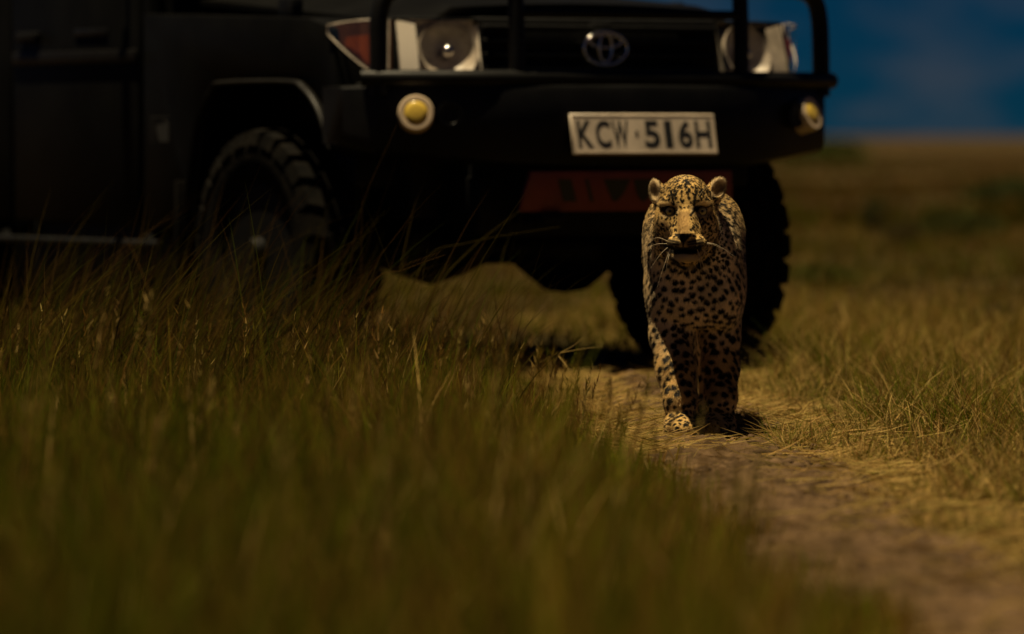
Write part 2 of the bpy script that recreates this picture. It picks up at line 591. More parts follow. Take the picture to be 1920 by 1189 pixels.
# -- headlamps and turn signals
for s in (-1, 1):
    A = Vector((s * 0.455, -0.705, 1.045))
    B = Vector((s * 0.735, -0.655, 1.045))
    mid = (A + B) / 2
    ang = math.atan2(-(B.y - A.y), -(B.x - A.x)) if s < 0 else math.atan2(B.y - A.y, B.x - A.x)
    L = (B - A).length / 2
    T = facing(mid, ang)
    H = 0.098
    # housing: open tray, darker colour on the far lamp stands for its dimness
    b = bmesh.new()
    oz = [(-L, -H), (L, -H), (L, H), (-L, H)]
    iz = [(-L * 0.80, -H * 0.80), (L * 0.80, -H * 0.80), (L * 0.80, H * 0.80), (-L * 0.80, H * 0.80)]
    fy = lambda z: 0.012 + 0.030 * z / H
    v0 = [b.verts.new(T @ Vector((x, fy(z), z))) for x, z in oz]
    v1 = [b.verts.new(T @ Vector((x, 0.070 + 0.02 * (z > 0), z))) for x, z in iz]
    for i in range(4):
        b.faces.new((v0[i], v0[(i + 1) % 4], v1[(i + 1) % 4], v1[i]))
    b.faces.new(v1)
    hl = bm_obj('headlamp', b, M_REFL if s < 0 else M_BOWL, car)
    # facet added outside the bowl, sloped to catch sun as a bright patch
    b = bmesh.new()
    cols_ = []
    for t in np.linspace(0, 1, 7):
        xo_ = s * L * (0.96 - 0.46 * t)
        cols_.append([b.verts.new(T @ Vector((xo_, -0.018 + 0.050 * u_ ** 1.15 + 0.004 * t, (-0.86 + 1.78 * u_) * H))) for u_ in np.linspace(0, 1, 6)])
    for i in range(6):
        for k in range(5):
            b.faces.new((cols_[i][k], cols_[i + 1][k], cols_[i + 1][k + 1], cols_[i][k + 1]))
    bm_obj('sun_catch_facet', b, M_REFL if s < 0 else M_BOWL, hl, True)  # far facet takes the darker colour so that lamp looks dim
    # round bowl
    b = bmesh.new()
    prof = [(0.050, 0.0), (0.048, 0.03), (0.040, 0.055), (0.022, 0.080), (-0.002, 0.094), (-0.004, 0.099), (0.05, 0.100)]
    RX = T @ Matrix.Translation((-s * 0.032, 0.006, -0.002)) @ Matrix.Rotation(math.radians(-18), 4, 'X') @ Matrix.Rotation(math.radians(90), 4, 'Z')
    lathe(b, prof, 40, RX)
    bmesh.ops.recalc_face_normals(b, faces=b.faces[:])
    bm_obj('reflector_bowl', b, M_BOWL, hl, True, 40)
    b = bmesh.new()
    lathe(b, [(-0.012, 0.0), (-0.010, 0.013), (0.0, 0.019), (0.055, 0.020)], 16, RX)
    bmesh.ops.recalc_face_normals(b, faces=b.faces[:])
    bm_obj('bulb', b, M_CHROME, hl, True)
    # clear lens, slightly domed
    b = bmesh.new()
    n = 10
    gv = [[b.verts.new(T @ Vector((x * L, fy(z * H) - 0.010 - 0.014 * (1 - x * x) * (1 - z * z), z * H))) for x in np.linspace(-1, 1, n)] for z in np.linspace(-1, 1, n)]
    for i in range(n - 1):
        for j in range(n - 1):
            b.faces.new((gv[i][j], gv[i][j + 1], gv[i + 1][j + 1], gv[i + 1][j]))
    bm_obj('lens', b, M_COVER, hl, True)
    # chrome surround
    tube_obj('lamp_rim', [T @ Vector((x, fy(z) - 0.004, z)) for x, z in oz], 0.005, M_PLAST, hl, 8, True)
    # turn signal wrapping round the corner: wedge outline, bottom cut away to the rear
    C = Vector((s * 0.742, -0.612, 0))
    D = Vector((s * 0.872, -0.445, 0))
    def Q(t, z, o=0.0):
        p = C.lerp(D, t) + Vector((s * 0.02 * math.sin(math.pi * t), -0.03 * math.sin(math.pi * t), 0))
        nrm = Vector((s * 0.78, -0.62, 0))
        p += nrm * o
        p.z = z
        return p
    def wedge(o, sh=0.0):
        tz = []
        for t in np.linspace(0, 1, 9):
            top = 1.140 - 0.018 * t * t - sh
            bot = 0.945 + (1.095 - 0.945) * t ** 1.3 + sh
            tz.append((Q(t * (1 - sh * 3), top, o), Q(t * (1 - sh * 3), bot, o)))
        return tz
    def sheet(name, tz, m, parent):
        b = bmesh.new()
        rows = [(b.verts.new(a), b.verts.new((a + c) / 2), b.verts.new(c)) for a, c in tz]
        for i in range(len(rows) - 1):
            for k in range(2):
                b.faces.new((rows[i][k], rows[i + 1][k], rows[i + 1][k + 1], rows[i][k + 1]))
        bmesh.ops.solidify(b, geom=b.faces[:], thickness=0.004)
        return bm_obj(name, b, m, parent, True, 40)
    ts = sheet('turn_signal', wedge(-0.028), M_AMBER_DARK, car)
    sheet('amber_insert', [(a + Vector((0, 0, -0.034)), c) for a, c in wedge(-0.012, 0.012) if (a.z - 0.034) > c.z], M_AMBER, ts)
    sheet('lens', wedge(0.004), M_COVER, ts)
    rimp = [a for a, c in wedge(0.002)] + [c for a, c in wedge(0.002)][::-1]
    tube_obj('lamp_rim', rimp, 0.003, M_BOWL, ts, 8, True)

# front apron between lamps and bumper
box_obj('front_apron', (-0.80, 0.80, -0.60, -0.45, 0.72, 0.94), M_PLAST, car, 0.02)
box_obj('front_crossmember', (-0.70, 0.70, -0.585, -0.42, 0.90, 1.15), M_PLAST, car, 0.02)

# -- steel bumper with swept wings: sections along x
def bumper():
    st = [(-0.90, -0.60, 0.745, 0.925), (-0.84, -0.72, 0.715, 0.930), (-0.62, -0.835, 0.690, 0.935), (-0.46, -0.905, 0.675, 0.935), (-0.30, -0.925, 0.668, 0.935), (0, -0.930, 0.665, 0.935)]
    st = st + [(-x, y, a, c) for x, y, a, c in st[-2::-1]]
    b = bmesh.new()
    rings = []
    for x, yf, z0, z1 in st:
        yb = max(yf + 0.14, -0.52 if abs(x) > 0.8 else -0.66)
        e = 0.022
        sec = [(yb, z1), (yf + e, z1), (yf + 0.006, z1 - 0.006), (yf, z1 - e), (yf, z0 + e * 2), (yf + 0.012, z0 + 0.012), (yf + e * 2, z0), (yb, z0)]
        rings.append([b.verts.new((x, y, z)) for y, z in sec])
    k = len(rings[0])
    for i in range(len(rings) - 1):
        for j in range(k):
            b.faces.new((rings[i][j], rings[i + 1][j], rings[i + 1][(j + 1) % k], rings[i][(j + 1) % k]))
    b.faces.new(rings[0])
    b.faces.new(rings[-1][::-1])
    bmesh.ops.recalc_face_normals(b, faces=b.faces[:])
    return bm_obj('front_bumper', b, M_STEEL, car, True, 30)
bump_o = bumper()

# fog lamps in the wings
for s in (-1, 1):
    sw = math.radians(28) * s
    T = facing(Vector((-0.760, -0.822, 0.842)) if s < 0 else Vector((0.718, -0.815, 0.842)), sw, tilt=math.radians(-8 if s < 0 else -17)) @ Matrix.Rotation(math.radians(90), 4, 'Z')
    b = bmesh.new()
    lathe(b, [(-0.008, 0.035), (-0.014, 0.040), (-0.014, 0.053), (-0.004, 0.057), (0.05, 0.057)], 36, T)
    bmesh.ops.recalc_face_normals(b, faces=b.faces[:])
    fg = bm_obj('fog_lamp', b, M_CREAM, car, True, 35)
    b = bmesh.new()
    lathe(b, [(-0.018, 0.0), (-0.0175, 0.020), (-0.0155, 0.034), (-0.010, 0.0395), (0.02, 0.0395)], 36, T)
    bmesh.ops.recalc_face_normals(b, faces=b.faces[:])
    bm_obj('lens', b, M_YELLOW, fg, True, 50)
    T2 = facing(Vector((s * 0.645, -0.838, 0.838)), math.radians(22) * s) @ Matrix.Rotation(math.radians(90), 4, 'Z')
    b = bmesh.new()
    lathe(b, [(-0.010, 0.0), (-0.010, 0.026), (-0.014, 0.030), (-0.014, 0.042), (0.04, 0.042)], 30, T2)
    bmesh.ops.recalc_face_normals(b, faces=b.faces[:])
    bm_obj('marker_lamp', b, M_STEEL, car, True, 40)

# -- bull bar
lower = tube_obj('bull_bar', catmull([(-0.885, -0.69, 0.952), (-0.70, -0.79, 0.952), (-0.46, -0.875, 0.952), (0, -0.885, 0.952), (0.46, -0.875, 0.952), (0.70, -0.79, 0.952), (0.885, -0.69, 0.952)], 5), 0.027, M_STEEL, car, 16)
for s in (-1, 1):
    tube_obj('upright', [(s * 0.42, -0.868, 0.90), (s * 0.42, -0.868, 1.10), (s * 0.42, -0.855, 1.30)], 0.026, M_STEEL, lower, 14)
    tube_obj('side_hoop', catmull([(s * 0.832, -0.712, 0.90), (s * 0.832, -0.708, 1.05), (s * 0.828, -0.706, 1.15), (s * 0.805, -0.712, 1.215), (s * 0.745, -0.735, 1.245), (s * 0.62, -0.785, 1.255), (s * 0.42, -0.855, 1.262)], 6), 0.029, M_STEEL, lower, 14)
tube_obj('top_bar', [(-0.42, -0.855, 1.30), (-0.2, -0.862, 1.305), (0.2, -0.862, 1.305), (0.42, -0.855, 1.30)], 0.03, M_STEEL, lower, 14)
for zz in (1.16,):
    tube_obj('cross_tube', [(-0.42, -0.868, zz), (0.42, -0.868, zz)], 0.016, M_STEEL, lower, 10)

# -- number plate
PL = Matrix.Translation((0.000, -0.953, 0.7755)) @ Matrix.Rotation(math.radians(-13), 4, 'X')
b = bmesh.new()
box(b, -0.269, 0.269, -0.004, 0.006, -0.0665, 0.0665, 0.003, 1, PL)
plate = bm_obj('number_plate', b, M_PLATE, car, True, 40)
rim_pts = [PL @ Vector((x, -0.0040, z)) for x, z in ((-0.262, -0.060), (0.262, -0.060), (0.262, 0.060), (-0.262, 0.060))]
tube_obj('plate_border', rim_pts, 0.0016, M_PLATE, plate, 6, True)
def glyph(ch, xc, w, h):
    cu = bpy.data.curves.new('glyph', 'FONT')
    cu.body = ch
    cu.size = 1.0
    cu.offset = 0.022
    cu.extrude = 0.01
    o = bpy.data.objects.new('glyph', cu)
    COL.objects.link(o)
    bpy.context.view_layer.update()
    me = bpy.data.meshes.new_from_object(o.evaluated_get(bpy.context.evaluated_depsgraph_get()))
    bpy.data.objects.remove(o)
    c = np.zeros(len(me.vertices) * 3, np.float32)
    me.vertices.foreach_get('co', c)
    c = c.reshape(-1, 3)
    mn, mx_ = c.min(0), c.max(0)
    q = np.zeros_like(c)
    q[:, 0] = (c[:, 0] - (mn[0] + mx_[0]) / 2) / max(1e-6, mx_[0] - mn[0]) * w + xc
    q[:, 2] = (c[:, 1] - (mn[1] + mx_[1]) / 2) / max(1e-6, mx_[1] - mn[1]) * h
    q[:, 1] = -0.0044 - (c[:, 2] > 0) * 0.0006
    q = np.array([PL @ Vector(p) for p in q.tolist()], np.float32)
    me.vertices.foreach_set('co', q.ravel())
    me.materials.clear()
    me.name = 'letter'
    o = link('letter', me, M_INK, plate)
# glyph centres measured along the plate (photo px from 1066 to 1338)
def ppx(p): return (p - 1202) / 272.0 * 0.538
for ch, a, c in (('K', 1076, 1104), ('C', 1110, 1138), ('W', 1141, 1172), ('5', 1201, 1230), ('1', 1240, 1254), ('6', 1266, 1292), ('H', 1298, 1328)):
    glyph(ch, ppx((a + c) / 2), (c - a) / 272 * 0.538, 0.088)
b = bmesh.new()
box(b, ppx(1187) - 0.005, ppx(1187) + 0.005, -0.0050, -0.0044, -0.010, 0.010, 0, 1, PL)
bm_obj('letter', b, M_INK, plate)

# -- red skid plate with black slots
SK = Matrix.Translation((-0.015, -0.885, 0.597)) @ Matrix.Rotation(math.radians(14), 4, 'X')
def skp(poly, y0, y1, nm, m_, par, bev=0.0):
    return prism_obj(nm, poly, y0, y1, m_, par, axis='y', bev=bev, to=SK)
skid = skp([(-0.40, -0.068), (0.40, -0.068), (0.375, 0.064), (-0.375, 0.064)], -0.008, 0.008, 'skid_plate', M_RED, car, 0.003)
slots = []
for s in (-1, 1):
    slots += [[(s * 0.275, 0.038), (s * 0.225, 0.038), (s * 0.195, -0.035), (s * 0.245, -0.035)],
              [(s * 0.175, 0.038), (s * 0.162, 0.038), (s * 0.132, -0.035), (s * 0.145, -0.035)]]
    slots += [[(s * 0.105, 0.038), (s * 0.004, 0.038), (s * 0.026, -0.012), (s * 0.045, -0.035), (s * 0.062, -0.035)]]
for q in slots:
    skp(q, -0.0105, -0.0085, 'slot', M_INK, skid)
box_obj('recovery_bracket', (-0.34, -0.26, -0.90, -0.70, 0.49, 0.525), M_DUST, car, 0.006)

# -- chassis and axle
b = bmesh.new()
for s in (-1, 1):
    box(b, s * 0.42 - 0.04, s * 0.42 + 0.04, -0.70, 3.7, 0.50, 0.64, 0.01)
    box(b, s * 0.46 - 0.04, s * 0.46 + 0.04, -0.30, 1.0, 0.40, 0.50, 0.01)
box(b, -0.75, 0.75, -0.40, 3.8, 0.60, 0.72, 0.02)
box(b, -0.45, 0.45, -0.66, -0.35, 0.44, 0.70, 0.03)
bm_obj('chassis', b, M_PLAST, car, True, 40)
axle = tube_obj('front_axle', [(-0.70, 0, 0.395), (0.70, 0, 0.395)], 0.052, M_STEEL, car, 16)
b = bmesh.new()
lathe(b, [(-0.20, 0.05), (-0.13, 0.10), (-0.06, 0.145), (0.0, 0.152), (0.06, 0.145), (0.13, 0.10), (0.20, 0.05)], 28, Matrix.Translation((0.27, 0.0, 0.395)))
bmesh.ops.recalc_face_normals(b, faces=b.faces[:])
bm_obj('differential', b, M_STEEL, axle, True, 50)
b = bmesh.new()
lathe(b, [(-0.20, 0.06), (-0.10, 0.10), (0.0, 0.125), (0.10, 0.10), (0.20, 0.06)], 24, Matrix.Translation((-0.22, 0.05, 0.40)))
bmesh.ops.recalc_face_normals(b, faces=b.faces[:])
bm_obj('steering_damper', b, M_STEEL, axle, True, 50)
box_obj('fuel_tank', (-0.78, -0.05, 0.72, 2.15, 0.14, 0.56), M_PLAST, car, 0.04)
box_obj('spare_tank', (-0.78, 0.10, 3.20, 3.85, 0.17, 0.60), M_PLAST, car, 0.04)
box_obj('mud_flap', (-0.90, -0.64, 0.575, 0.595, 0.20, 0.62), M_RUBBER, car, 0.004)
tube_obj('rear_axle', [(-0.70, 2.73, 0.395), (0.70, 2.73, 0.395)], 0.055, M_STEEL, car, 16)
for s in (-1, 1):
    tube_obj('leaf_spring', catmull([(s * 0.46, -0.55, 0.52), (s * 0.46, 0, 0.46), (s * 0.46, 0.6, 0.52)], 5), 0.035, M_STEEL, car, 8)

# -- body tub, doors, cab
for s in (-1, 1):
    xo = s * 0.865
    def side(poly, nm, t=0.05, m_=M_PAINT, par=car, bev=0.012, off=0.0):
        return prism_obj(nm, poly, xo + s * off, xo + s * (off - t), m_, par, bev=bev)
    side([(0.905, 0.47), (0.905, 1.32), (0.86, 1.32), (0.86, 1.175), (0.56, 1.165), (0.56, 0.47)], 'cowl_panel', off=-0.003)
    d = side([(0.925, 0.47), (1.93, 0.47), (1.95, 1.29), (0.925, 1.29)], 'door', off=0.004)
    prism_obj('side_moulding', [(0.93, 1.02), (1.92, 1.02), (1.92, 1.065), (0.93, 1.065)], xo + s * 0.003, xo + s * 0.016, M_DUST, d, bev=0.005)
    prism_obj('door_handle', [(1.70, 1.10), (1.86, 1.10), (1.86, 1.135), (1.70, 1.135)], xo + s * 0.003, xo + s * 0.03, M_PLAST, d, bev=0.006)
    prism_obj('badge', [(1.16, 1.115), (1.42, 1.115), (1.42, 1.14), (1.16, 1.14)], xo + s * 0.003, xo + s * 0.010, M_STEEL, d, bev=0.002)
    # window frame + glass
    prism_obj('window', [(1.02, 1.30), (1.92, 1.30), (1.90, 1.74), (1.28, 1.76)], xo - s * 0.035, xo - s * 0.041, M_GLASS, d)
    tube_obj('window_frame', [(xo - s * 0.035, a, c) for a, c in ((0.95, 1.28), (1.25, 1.80), (1.93, 1.80), (1.95, 1.28))], 0.026, M_PAINT, d, 8, True)
    rp = [(1.96, 0.47), (2.20, 0.47)] + [(2.73 - 0.52 * math.cos(t), 0.47 + 0.45 * math.sin(t)) for t in np.linspace(0, math.pi, 12)] + [(3.26, 0.47), (3.95, 0.60), (3.95, 1.29), (1.96, 1.29)]
    side(rp, 'rear_quarter')
    for k in range(4):
        tube_obj('roof_post', [(xo - s * 0.04, 1.97 + k * 0.65, 1.20), (xo - s * 0.04, 1.97 + k * 0.65, 1.84)], 0.028, M_PAINT, car, 8)
    st_ = tube_obj('side_step', [(s * 0.90, 0.70, 0.405), (s * 0.90, 2.15, 0.405)], 0.014, M_PLAST, car, 10)
    for y in (0.85, 2.0):
        tube_obj('bracket', [(s * 0.88, y, 0.415), (s * 0.42, y, 0.55)], 0.018, M_STEEL, st_, 6)
    mr = box_obj('mirror', (min(s * 0.93, s * 1.09), max(s * 0.93, s * 1.09), 1.02, 1.08, 1.30, 1.52), M_PLAST, car, 0.02)
    tube_obj('mirror_arm', [(s * 0.85, 1.0, 1.28), (s * 0.98, 1.04, 1.33)], 0.012, M_STEEL, mr, 8)
prism_obj('firewall', [(0.80, 0.60), (0.92, 0.60), (0.92, 1.30), (0.80, 1.285)], -0.80, 0.80, M_PAINT, car)
prism_obj('windscreen', [(0.90, 1.30), (0.91, 1.30), (1.22, 1.80), (1.21, 1.80)], -0.76, 0.76, M_GLASS, car)
tube_obj('windscreen_frame', [(-0.80, 0.90, 1.29), (0.80, 0.90, 1.29), (0.76, 1.22, 1.81), (-0.76, 1.22, 1.81)], 0.030, M_PAINT, car, 8, True)
prism_obj('roof', [(1.16, 1.80), (1.20, 1.85), (1.6, 1.89), (3.6, 1.89), (3.95, 1.85), (3.97, 1.80)], -0.80, 0.80, M_PAINT, car, bev=0.02)
box_obj('tailgate', (-0.86, 0.86, 3.90, 3.96, 0.62, 1.22), M_PAINT, car, 0.01)
for x in (-0.4, 0.4):
    se = box_obj('seat', (x - 0.25, x + 0.25, 1.35, 1.85, 0.85, 1.0), M_SEAT, car, 0.04)
    box_obj('backrest', (x - 0.24, x + 0.24, 1.80, 1.93, 0.98, 1.52), M_SEAT, se, 0.04)
# sticker on the cowl
stk = prism_obj('sticker', [(0.695, 0.742), (0.852, 0.742), (0.852, 0.842), (0.695, 0.842)], -0.8625, -0.8645, mat('sticker_cream', (0.36, 0.29, 0.18), 0.6), car)
M_STK = mat('sticker_dark', (0.012, 0.012, 0.010), 0.6)
prism_obj('sticker_print', [(0.705, 0.750), (0.775, 0.750), (0.790, 0.775), (0.800, 0.800), (0.775, 0.812), (0.745, 0.806), (0.735, 0.822), (0.705, 0.815)], -0.8648, -0.8656, M_STK, stk)
for k in range(6):
    z0 = 0.752 + k * 0.0135
    prism_obj('sticker_print', [(0.812, z0), (0.846, z0), (0.846, z0 + 0.003), (0.812, z0 + 0.003)], -0.8648, -0.8656, M_STK, stk)
prism_obj('sticker_print', [(0.703, 0.831), (0.846, 0.831), (0.846, 0.835), (0.703, 0.835)], -0.8648, -0.8656, M_STK, stk)

# ------------------------------------------------------------------ leopard
LX, LY = (1305 - 960) / FPX * 14.4, 14.4
MPP = 14.4 / FPX
def lp(px, py, y=0.0):
    """photo pixel -> leopard-local point at local depth y (feet plane 825)"""
    d = 14.4 + y
    return np.array([(px - 960) / FPX * d - LX, y, CAM_H - (py - HORIZON) / FPX * d])

class Field:
    def __init__(s, xs, ys, zs):
        s.ax = (xs.astype(np.float32), ys.astype(np.float32), zs.astype(np.float32))
        s.F = np.full((len(xs), len(ys), len(zs)), 0.4, np.float32)
    def block(s, lo, hi):
        sl, pt = [], []
        for a, l, h in zip(s.ax, lo, hi):
            i0, i1 = np.searchsorted(a, l), np.searchsorted(a, h)
            sl.append(slice(max(0, i0 - 1), min(len(a), i1 + 1)))
        sl = tuple(sl)
        X = s.ax[0][sl[0]][:, None, None]
        Y = s.ax[1][sl[1]][None, :, None]
        Z = s.ax[2][sl[2]][None, None, :]
        return sl, X, Y, Z
    def _apply(s, sl, d, k, sub):
        a = s.F[sl]
        if sub:
            h = np.maximum(k - np.abs(a + d), 0) / k
            s.F[sl] = np.maximum(a, -d) + h * h * k * 0.25
        else:
            h = np.maximum(k - np.abs(a - d), 0) / k
            s.F[sl] = np.minimum(a, d) - h * h * k * 0.25
    def ell(s, c, r, k=0.03, rot=None, sub=False):
        c, r = np.array(c, float), np.array(r, float)
        m = (r.max() if rot is not None else r) + k + 0.012
        sl, X, Y, Z = s.block(c - m, c + m)
        x, y, z = X - c[0], Y - c[1], Z - c[2]
        if rot is not None:
            M = np.array((Matrix.Rotation(rot[2], 3, 'Z') @ Matrix.Rotation(rot[1], 3, 'Y') @ Matrix.Rotation(rot[0], 3, 'X')).transposed())
            x, y, z = (M[i, 0] * x + M[i, 1] * y + M[i, 2] * z for i in range(3))
        k0 = np.sqrt((x / r[0]) ** 2 + (y / r[1]) ** 2 + (z / r[2]) ** 2)
        k1 = np.sqrt((x / r[0] ** 2) ** 2 + (y / r[1] ** 2) ** 2 + (z / r[2] ** 2) ** 2) + 1e-6
        s._apply(sl, (k0 * (k0 - 1) / k1).astype(np.float32), k, sub)
    def cap(s, a, b, ra, rb, k=0.03, sub=False):
        a, b = np.array(a, float), np.array(b, float)
        m = max(ra, rb) + k + 0.012
        sl, X, Y, Z = s.block(np.minimum(a, b) - m, np.maximum(a, b) + m)
        ab = b - a
        t = ((X - a[0]) * ab[0] + (Y - a[1]) * ab[1] + (Z - a[2]) * ab[2]) / (ab @ ab)
        t = np.clip(t, 0, 1)
        d = np.sqrt((X - a[0] - t * ab[0]) ** 2 + (Y - a[1] - t * ab[1]) ** 2 + (Z - a[2] - t * ab[2]) ** 2) - (ra + (rb - ra) * t)
        s._apply(sl, d.astype(np.float32), k, sub)
    def mesh(s):
        F = s.F
        S = F < 0
        n = np.array(F.shape)
        def corner(A, i, j, k): return A[i:n[0] - 1 + i, j:n[1] - 1 + j, k:n[2] - 1 + k]
        cnt = np.zeros(n - 1, np.int8)
        for i in (0, 1):
            for j in (0, 1):
                for k in (0, 1):
                    cnt += corner(S, i, j, k)
        act = (cnt > 0) & (cnt < 8)
        ii = np.argwhere(act)
        vid = np.full(n - 1, -1, np.int32)
        vid[act] = np.arange(len(ii))
        cs = [(i, j, k) for i in (0, 1) for j in (0, 1) for k in (0, 1)]
        val = {c: F[ii[:, 0] + c[0], ii[:, 1] + c[1], ii[:, 2] + c[2]] for c in cs}
        acc = np.zeros((len(ii), 3)); num = np.zeros(len(ii))
        for c in cs:
            for ax in range(3):
                if c[ax]:
                    continue
                c2 = list(c); c2[ax] = 1; c2 = tuple(c2)
                a, b = val[c], val[c2]
                m = (a < 0) != (b < 0)
                t = np.where(m, a / np.where(m, a - b, 1), 0)
                p = np.array(c, float)[None, :].repeat(len(ii), 0)
                p[:, ax] += t
                acc[m] += p[m]; num[m] += 1
        f = acc / num[:, None]
        V = np.zeros_like(f)
        for ax in range(3):
            a = s.ax[ax]
            V[:, ax] = a[ii[:, ax]] + f[:, ax] * (a[ii[:, ax] + 1] - a[ii[:, ax]])
        quads = []
        for ax in range(3):
            o1, o2 = (ax + 1) % 3, (ax + 2) % 3
            A = np.take(S, range(0, n[ax] - 1), ax)
            B = np.take(S, range(1, n[ax]), ax)
            e = np.argwhere(A != B)
            e = e[(e[:, o1] > 0) & (e[:, o2] > 0) & (e[:, o1] < n[o1] - 1) & (e[:, o2] < n[o2] - 1)]
            flip = S[e[:, 0], e[:, 1], e[:, 2]]
            def cell(d1, d2):
                q = e.copy(); q[:, o1] -= d1; q[:, o2] -= d2
                return vid[q[:, 0], q[:, 1], q[:, 2]]
            q = np.stack([cell(1, 1), cell(0, 1), cell(0, 0), cell(1, 0)], -1)
            q[~flip] = q[~flip][:, ::-1]
            quads.append(q)
        return V, np.concatenate(quads)

def build_leopard():
    h = 0.0026
    ysa = np.concatenate([np.arange(-0.27, 0.24, h), np.arange(0.24, 1.27, 0.0075)])
    F = Field(np.arange(-0.15, 0.155, h), ysa, np.arange(-0.008, 0.69, h))
    # ---- trunk
    F.ell((0.005, 0.56, 0.455), (0.118, 0.36, 0.135), 0.06)
    F.ell((0.003, 0.20, 0.430), (0.119, 0.19, 0.165), 0.05)
    F.ell((0.000, 0.90, 0.455), (0.105, 0.16, 0.130), 0.05)
    for s in (-1, 1):
        F.ell((0.003 + s * 0.068, 0.17, 0.525), (0.046, 0.13, 0.075), 0.05)       # shoulder blades
        F.ell((0.003 + s * 0.072, 0.13, 0.375), (0.054, 0.10, 0.115), 0.04)       # upper arm mass
    F.ell((0.000, 0.075, 0.385), (0.090, 0.075, 0.115), 0.05)                     # brisket
    F.cap((-0.003, 0.19, 0.505), (-0.020, 0.02, 0.530), 0.118, 0.084, 0.04)       # neck
    F.ell((-0.006, 0.055, 0.470), (0.112, 0.080, 0.085), 0.04)                     # throat and ruff
    # ---- hind legs and tail
    for s, dy in ((-1, 0.05), (1, -0.12)):
        F.cap((0.008 + s * 0.048, 0.92, 0.43), (0.018 + s * 0.050, 0.80 + dy, 0.27), 0.070, 0.050, 0.03)
        F.cap((0.018 + s * 0.050, 0.80 + dy, 0.27), (0.036 + s * 0.026, 0.97 + dy, 0.165), 0.048, 0.030, 0.02)
        F.cap((0.036 + s * 0.026, 0.97 + dy, 0.165), (0.036 + s * 0.026, 0.93 + dy, 0.045), 0.029, 0.028, 0.02)
        F.ell((0.036 + s * 0.026, 0.895 + dy, 0.030), (0.038, 0.065, 0.030), 0.02)
    tl = catmull([(0.005, 1.00, 0.52), (0.01, 1.09, 0.46), (0.02, 1.14, 0.34), (0.03, 1.17, 0.22), (0.04, 1.20, 0.14), (0.05, 1.22, 0.115)], 4)
    for i in range(len(tl) - 1):
        r0 = 0.027 - 0.008 * i / len(tl); r1 = 0.027 - 0.008 * (i + 1) / len(tl)
        F.cap(tl[i], tl[i + 1], r0, r1, 0.012)
    # ---- forelegs (image-left leg planted in front, image-right one behind)
    def leg(pts, rs, k=0.02):
        for i in range(len(pts) - 1):
            F.cap(pts[i], pts[i + 1], rs[i], rs[i + 1], k)
    leg([(-0.062, 0.12, 0.36), (-0.060, 0.10, 0.25), (-0.050, 0.055, 0.165), (-0.041, 0.018, 0.09), (-0.040, 0.010, 0.035)], [0.060, 0.051, 0.046, 0.038, 0.034])
    leg([(0.064, 0.15, 0.36), (0.066, 0.165, 0.25), (0.068, 0.150, 0.165), (0.068, 0.115, 0.09), (0.066, 0.110, 0.035)], [0.060, 0.050, 0.045, 0.038, 0.033])
    for cx, cy in ((-0.040, -0.018), (0.062, 0.085)):
        F.ell((cx, cy, 0.026), (0.041, 0.050, 0.027), 0.02)
        for q, (dx, dy) in enumerate(((-0.031, -0.030), (-0.011, -0.046), (0.011, -0.046), (0.031, -0.030))):
            F.ell((cx + dx, cy + dy, 0.019), (0.0125, 0.024, 0.018), 0.007)
    # ---- head (px measured, centre line at 1284)
    hx = -0.0285
    def H(dx, y, z): return (hx + dx, y, z)
    F.ell(H(0, -0.035, 0.598), (0.063, 0.088, 0.061), 0.025)            # cranium
    F.ell(H(0, -0.030, 0.560), (0.066, 0.075, 0.070), 0.025)            # back of jaws
    for s in (-1, 1):
        F.ell(H(s * 0.046, -0.066, 0.545), (0.030, 0.046, 0.042), 0.022)   # cheek bones
        F.ell(H(s * 0.050, -0.018, 0.505), (0.032, 0.045, 0.050), 0.025)   # jowl ruff
        F.cap(H(s * 0.018, -0.116, 0.590), H(s * 0.055, -0.096, 0.588), 0.016, 0.012, 0.014)   # brow ridge
    F.ell(H(0, -0.095, 0.600), (0.040, 0.040, 0.040), 0.03)            # forehead front
    F.cap(H(0, -0.108, 0.583), H(0, -0.198, 0.5205), 0.0210, 0.0185, 0.022)     # nose bridge
    F.cap(H(0, -0.095, 0.535), H(0, -0.168, 0.500), 0.046, 0.033, 0.020)      # muzzle block
    for s in (-1, 1):
        F.ell(H(s * 0.0225, -0.183, 0.4900), (0.0275, 0.034, 0.0210), 0.010)  # whisker pads
    F.ell(H(0, -0.140, 0.457), (0.032, 0.046, 0.022), 0.012)           # chin
    F.ell(H(0, -0.085, 0.472), (0.050, 0.060, 0.034), 0.03)            # lower jaw
    F.ell(H(0, -0.214, 0.512), (0.020, 0.012, 0.0115), 0.006)          # nose pad
    for s in (-1, 1):
        F.ell(H(s * 0.0105, -0.2245, 0.508), (0.0052, 0.008, 0.0038), 0.004, sub=True)   # nostrils
    F.ell(H(0, -0.192, 0.4705), (0.044, 0.050, 0.0056), 0.006, sub=True)                  # mouth line
    F.cap(H(0, -0.228, 0.500), H(0, -0.222, 0.476), 0.0028, 0.0028, 0.006, sub=True)      # philtrum
    for s in (-1, 1):
        F.ell(H(s * 0.0405, -0.1215, 0.5705), (0.0200, 0.020, 0.0095), 0.010, sub=True, rot=(0, s * 0.12, 0))  # eye sockets
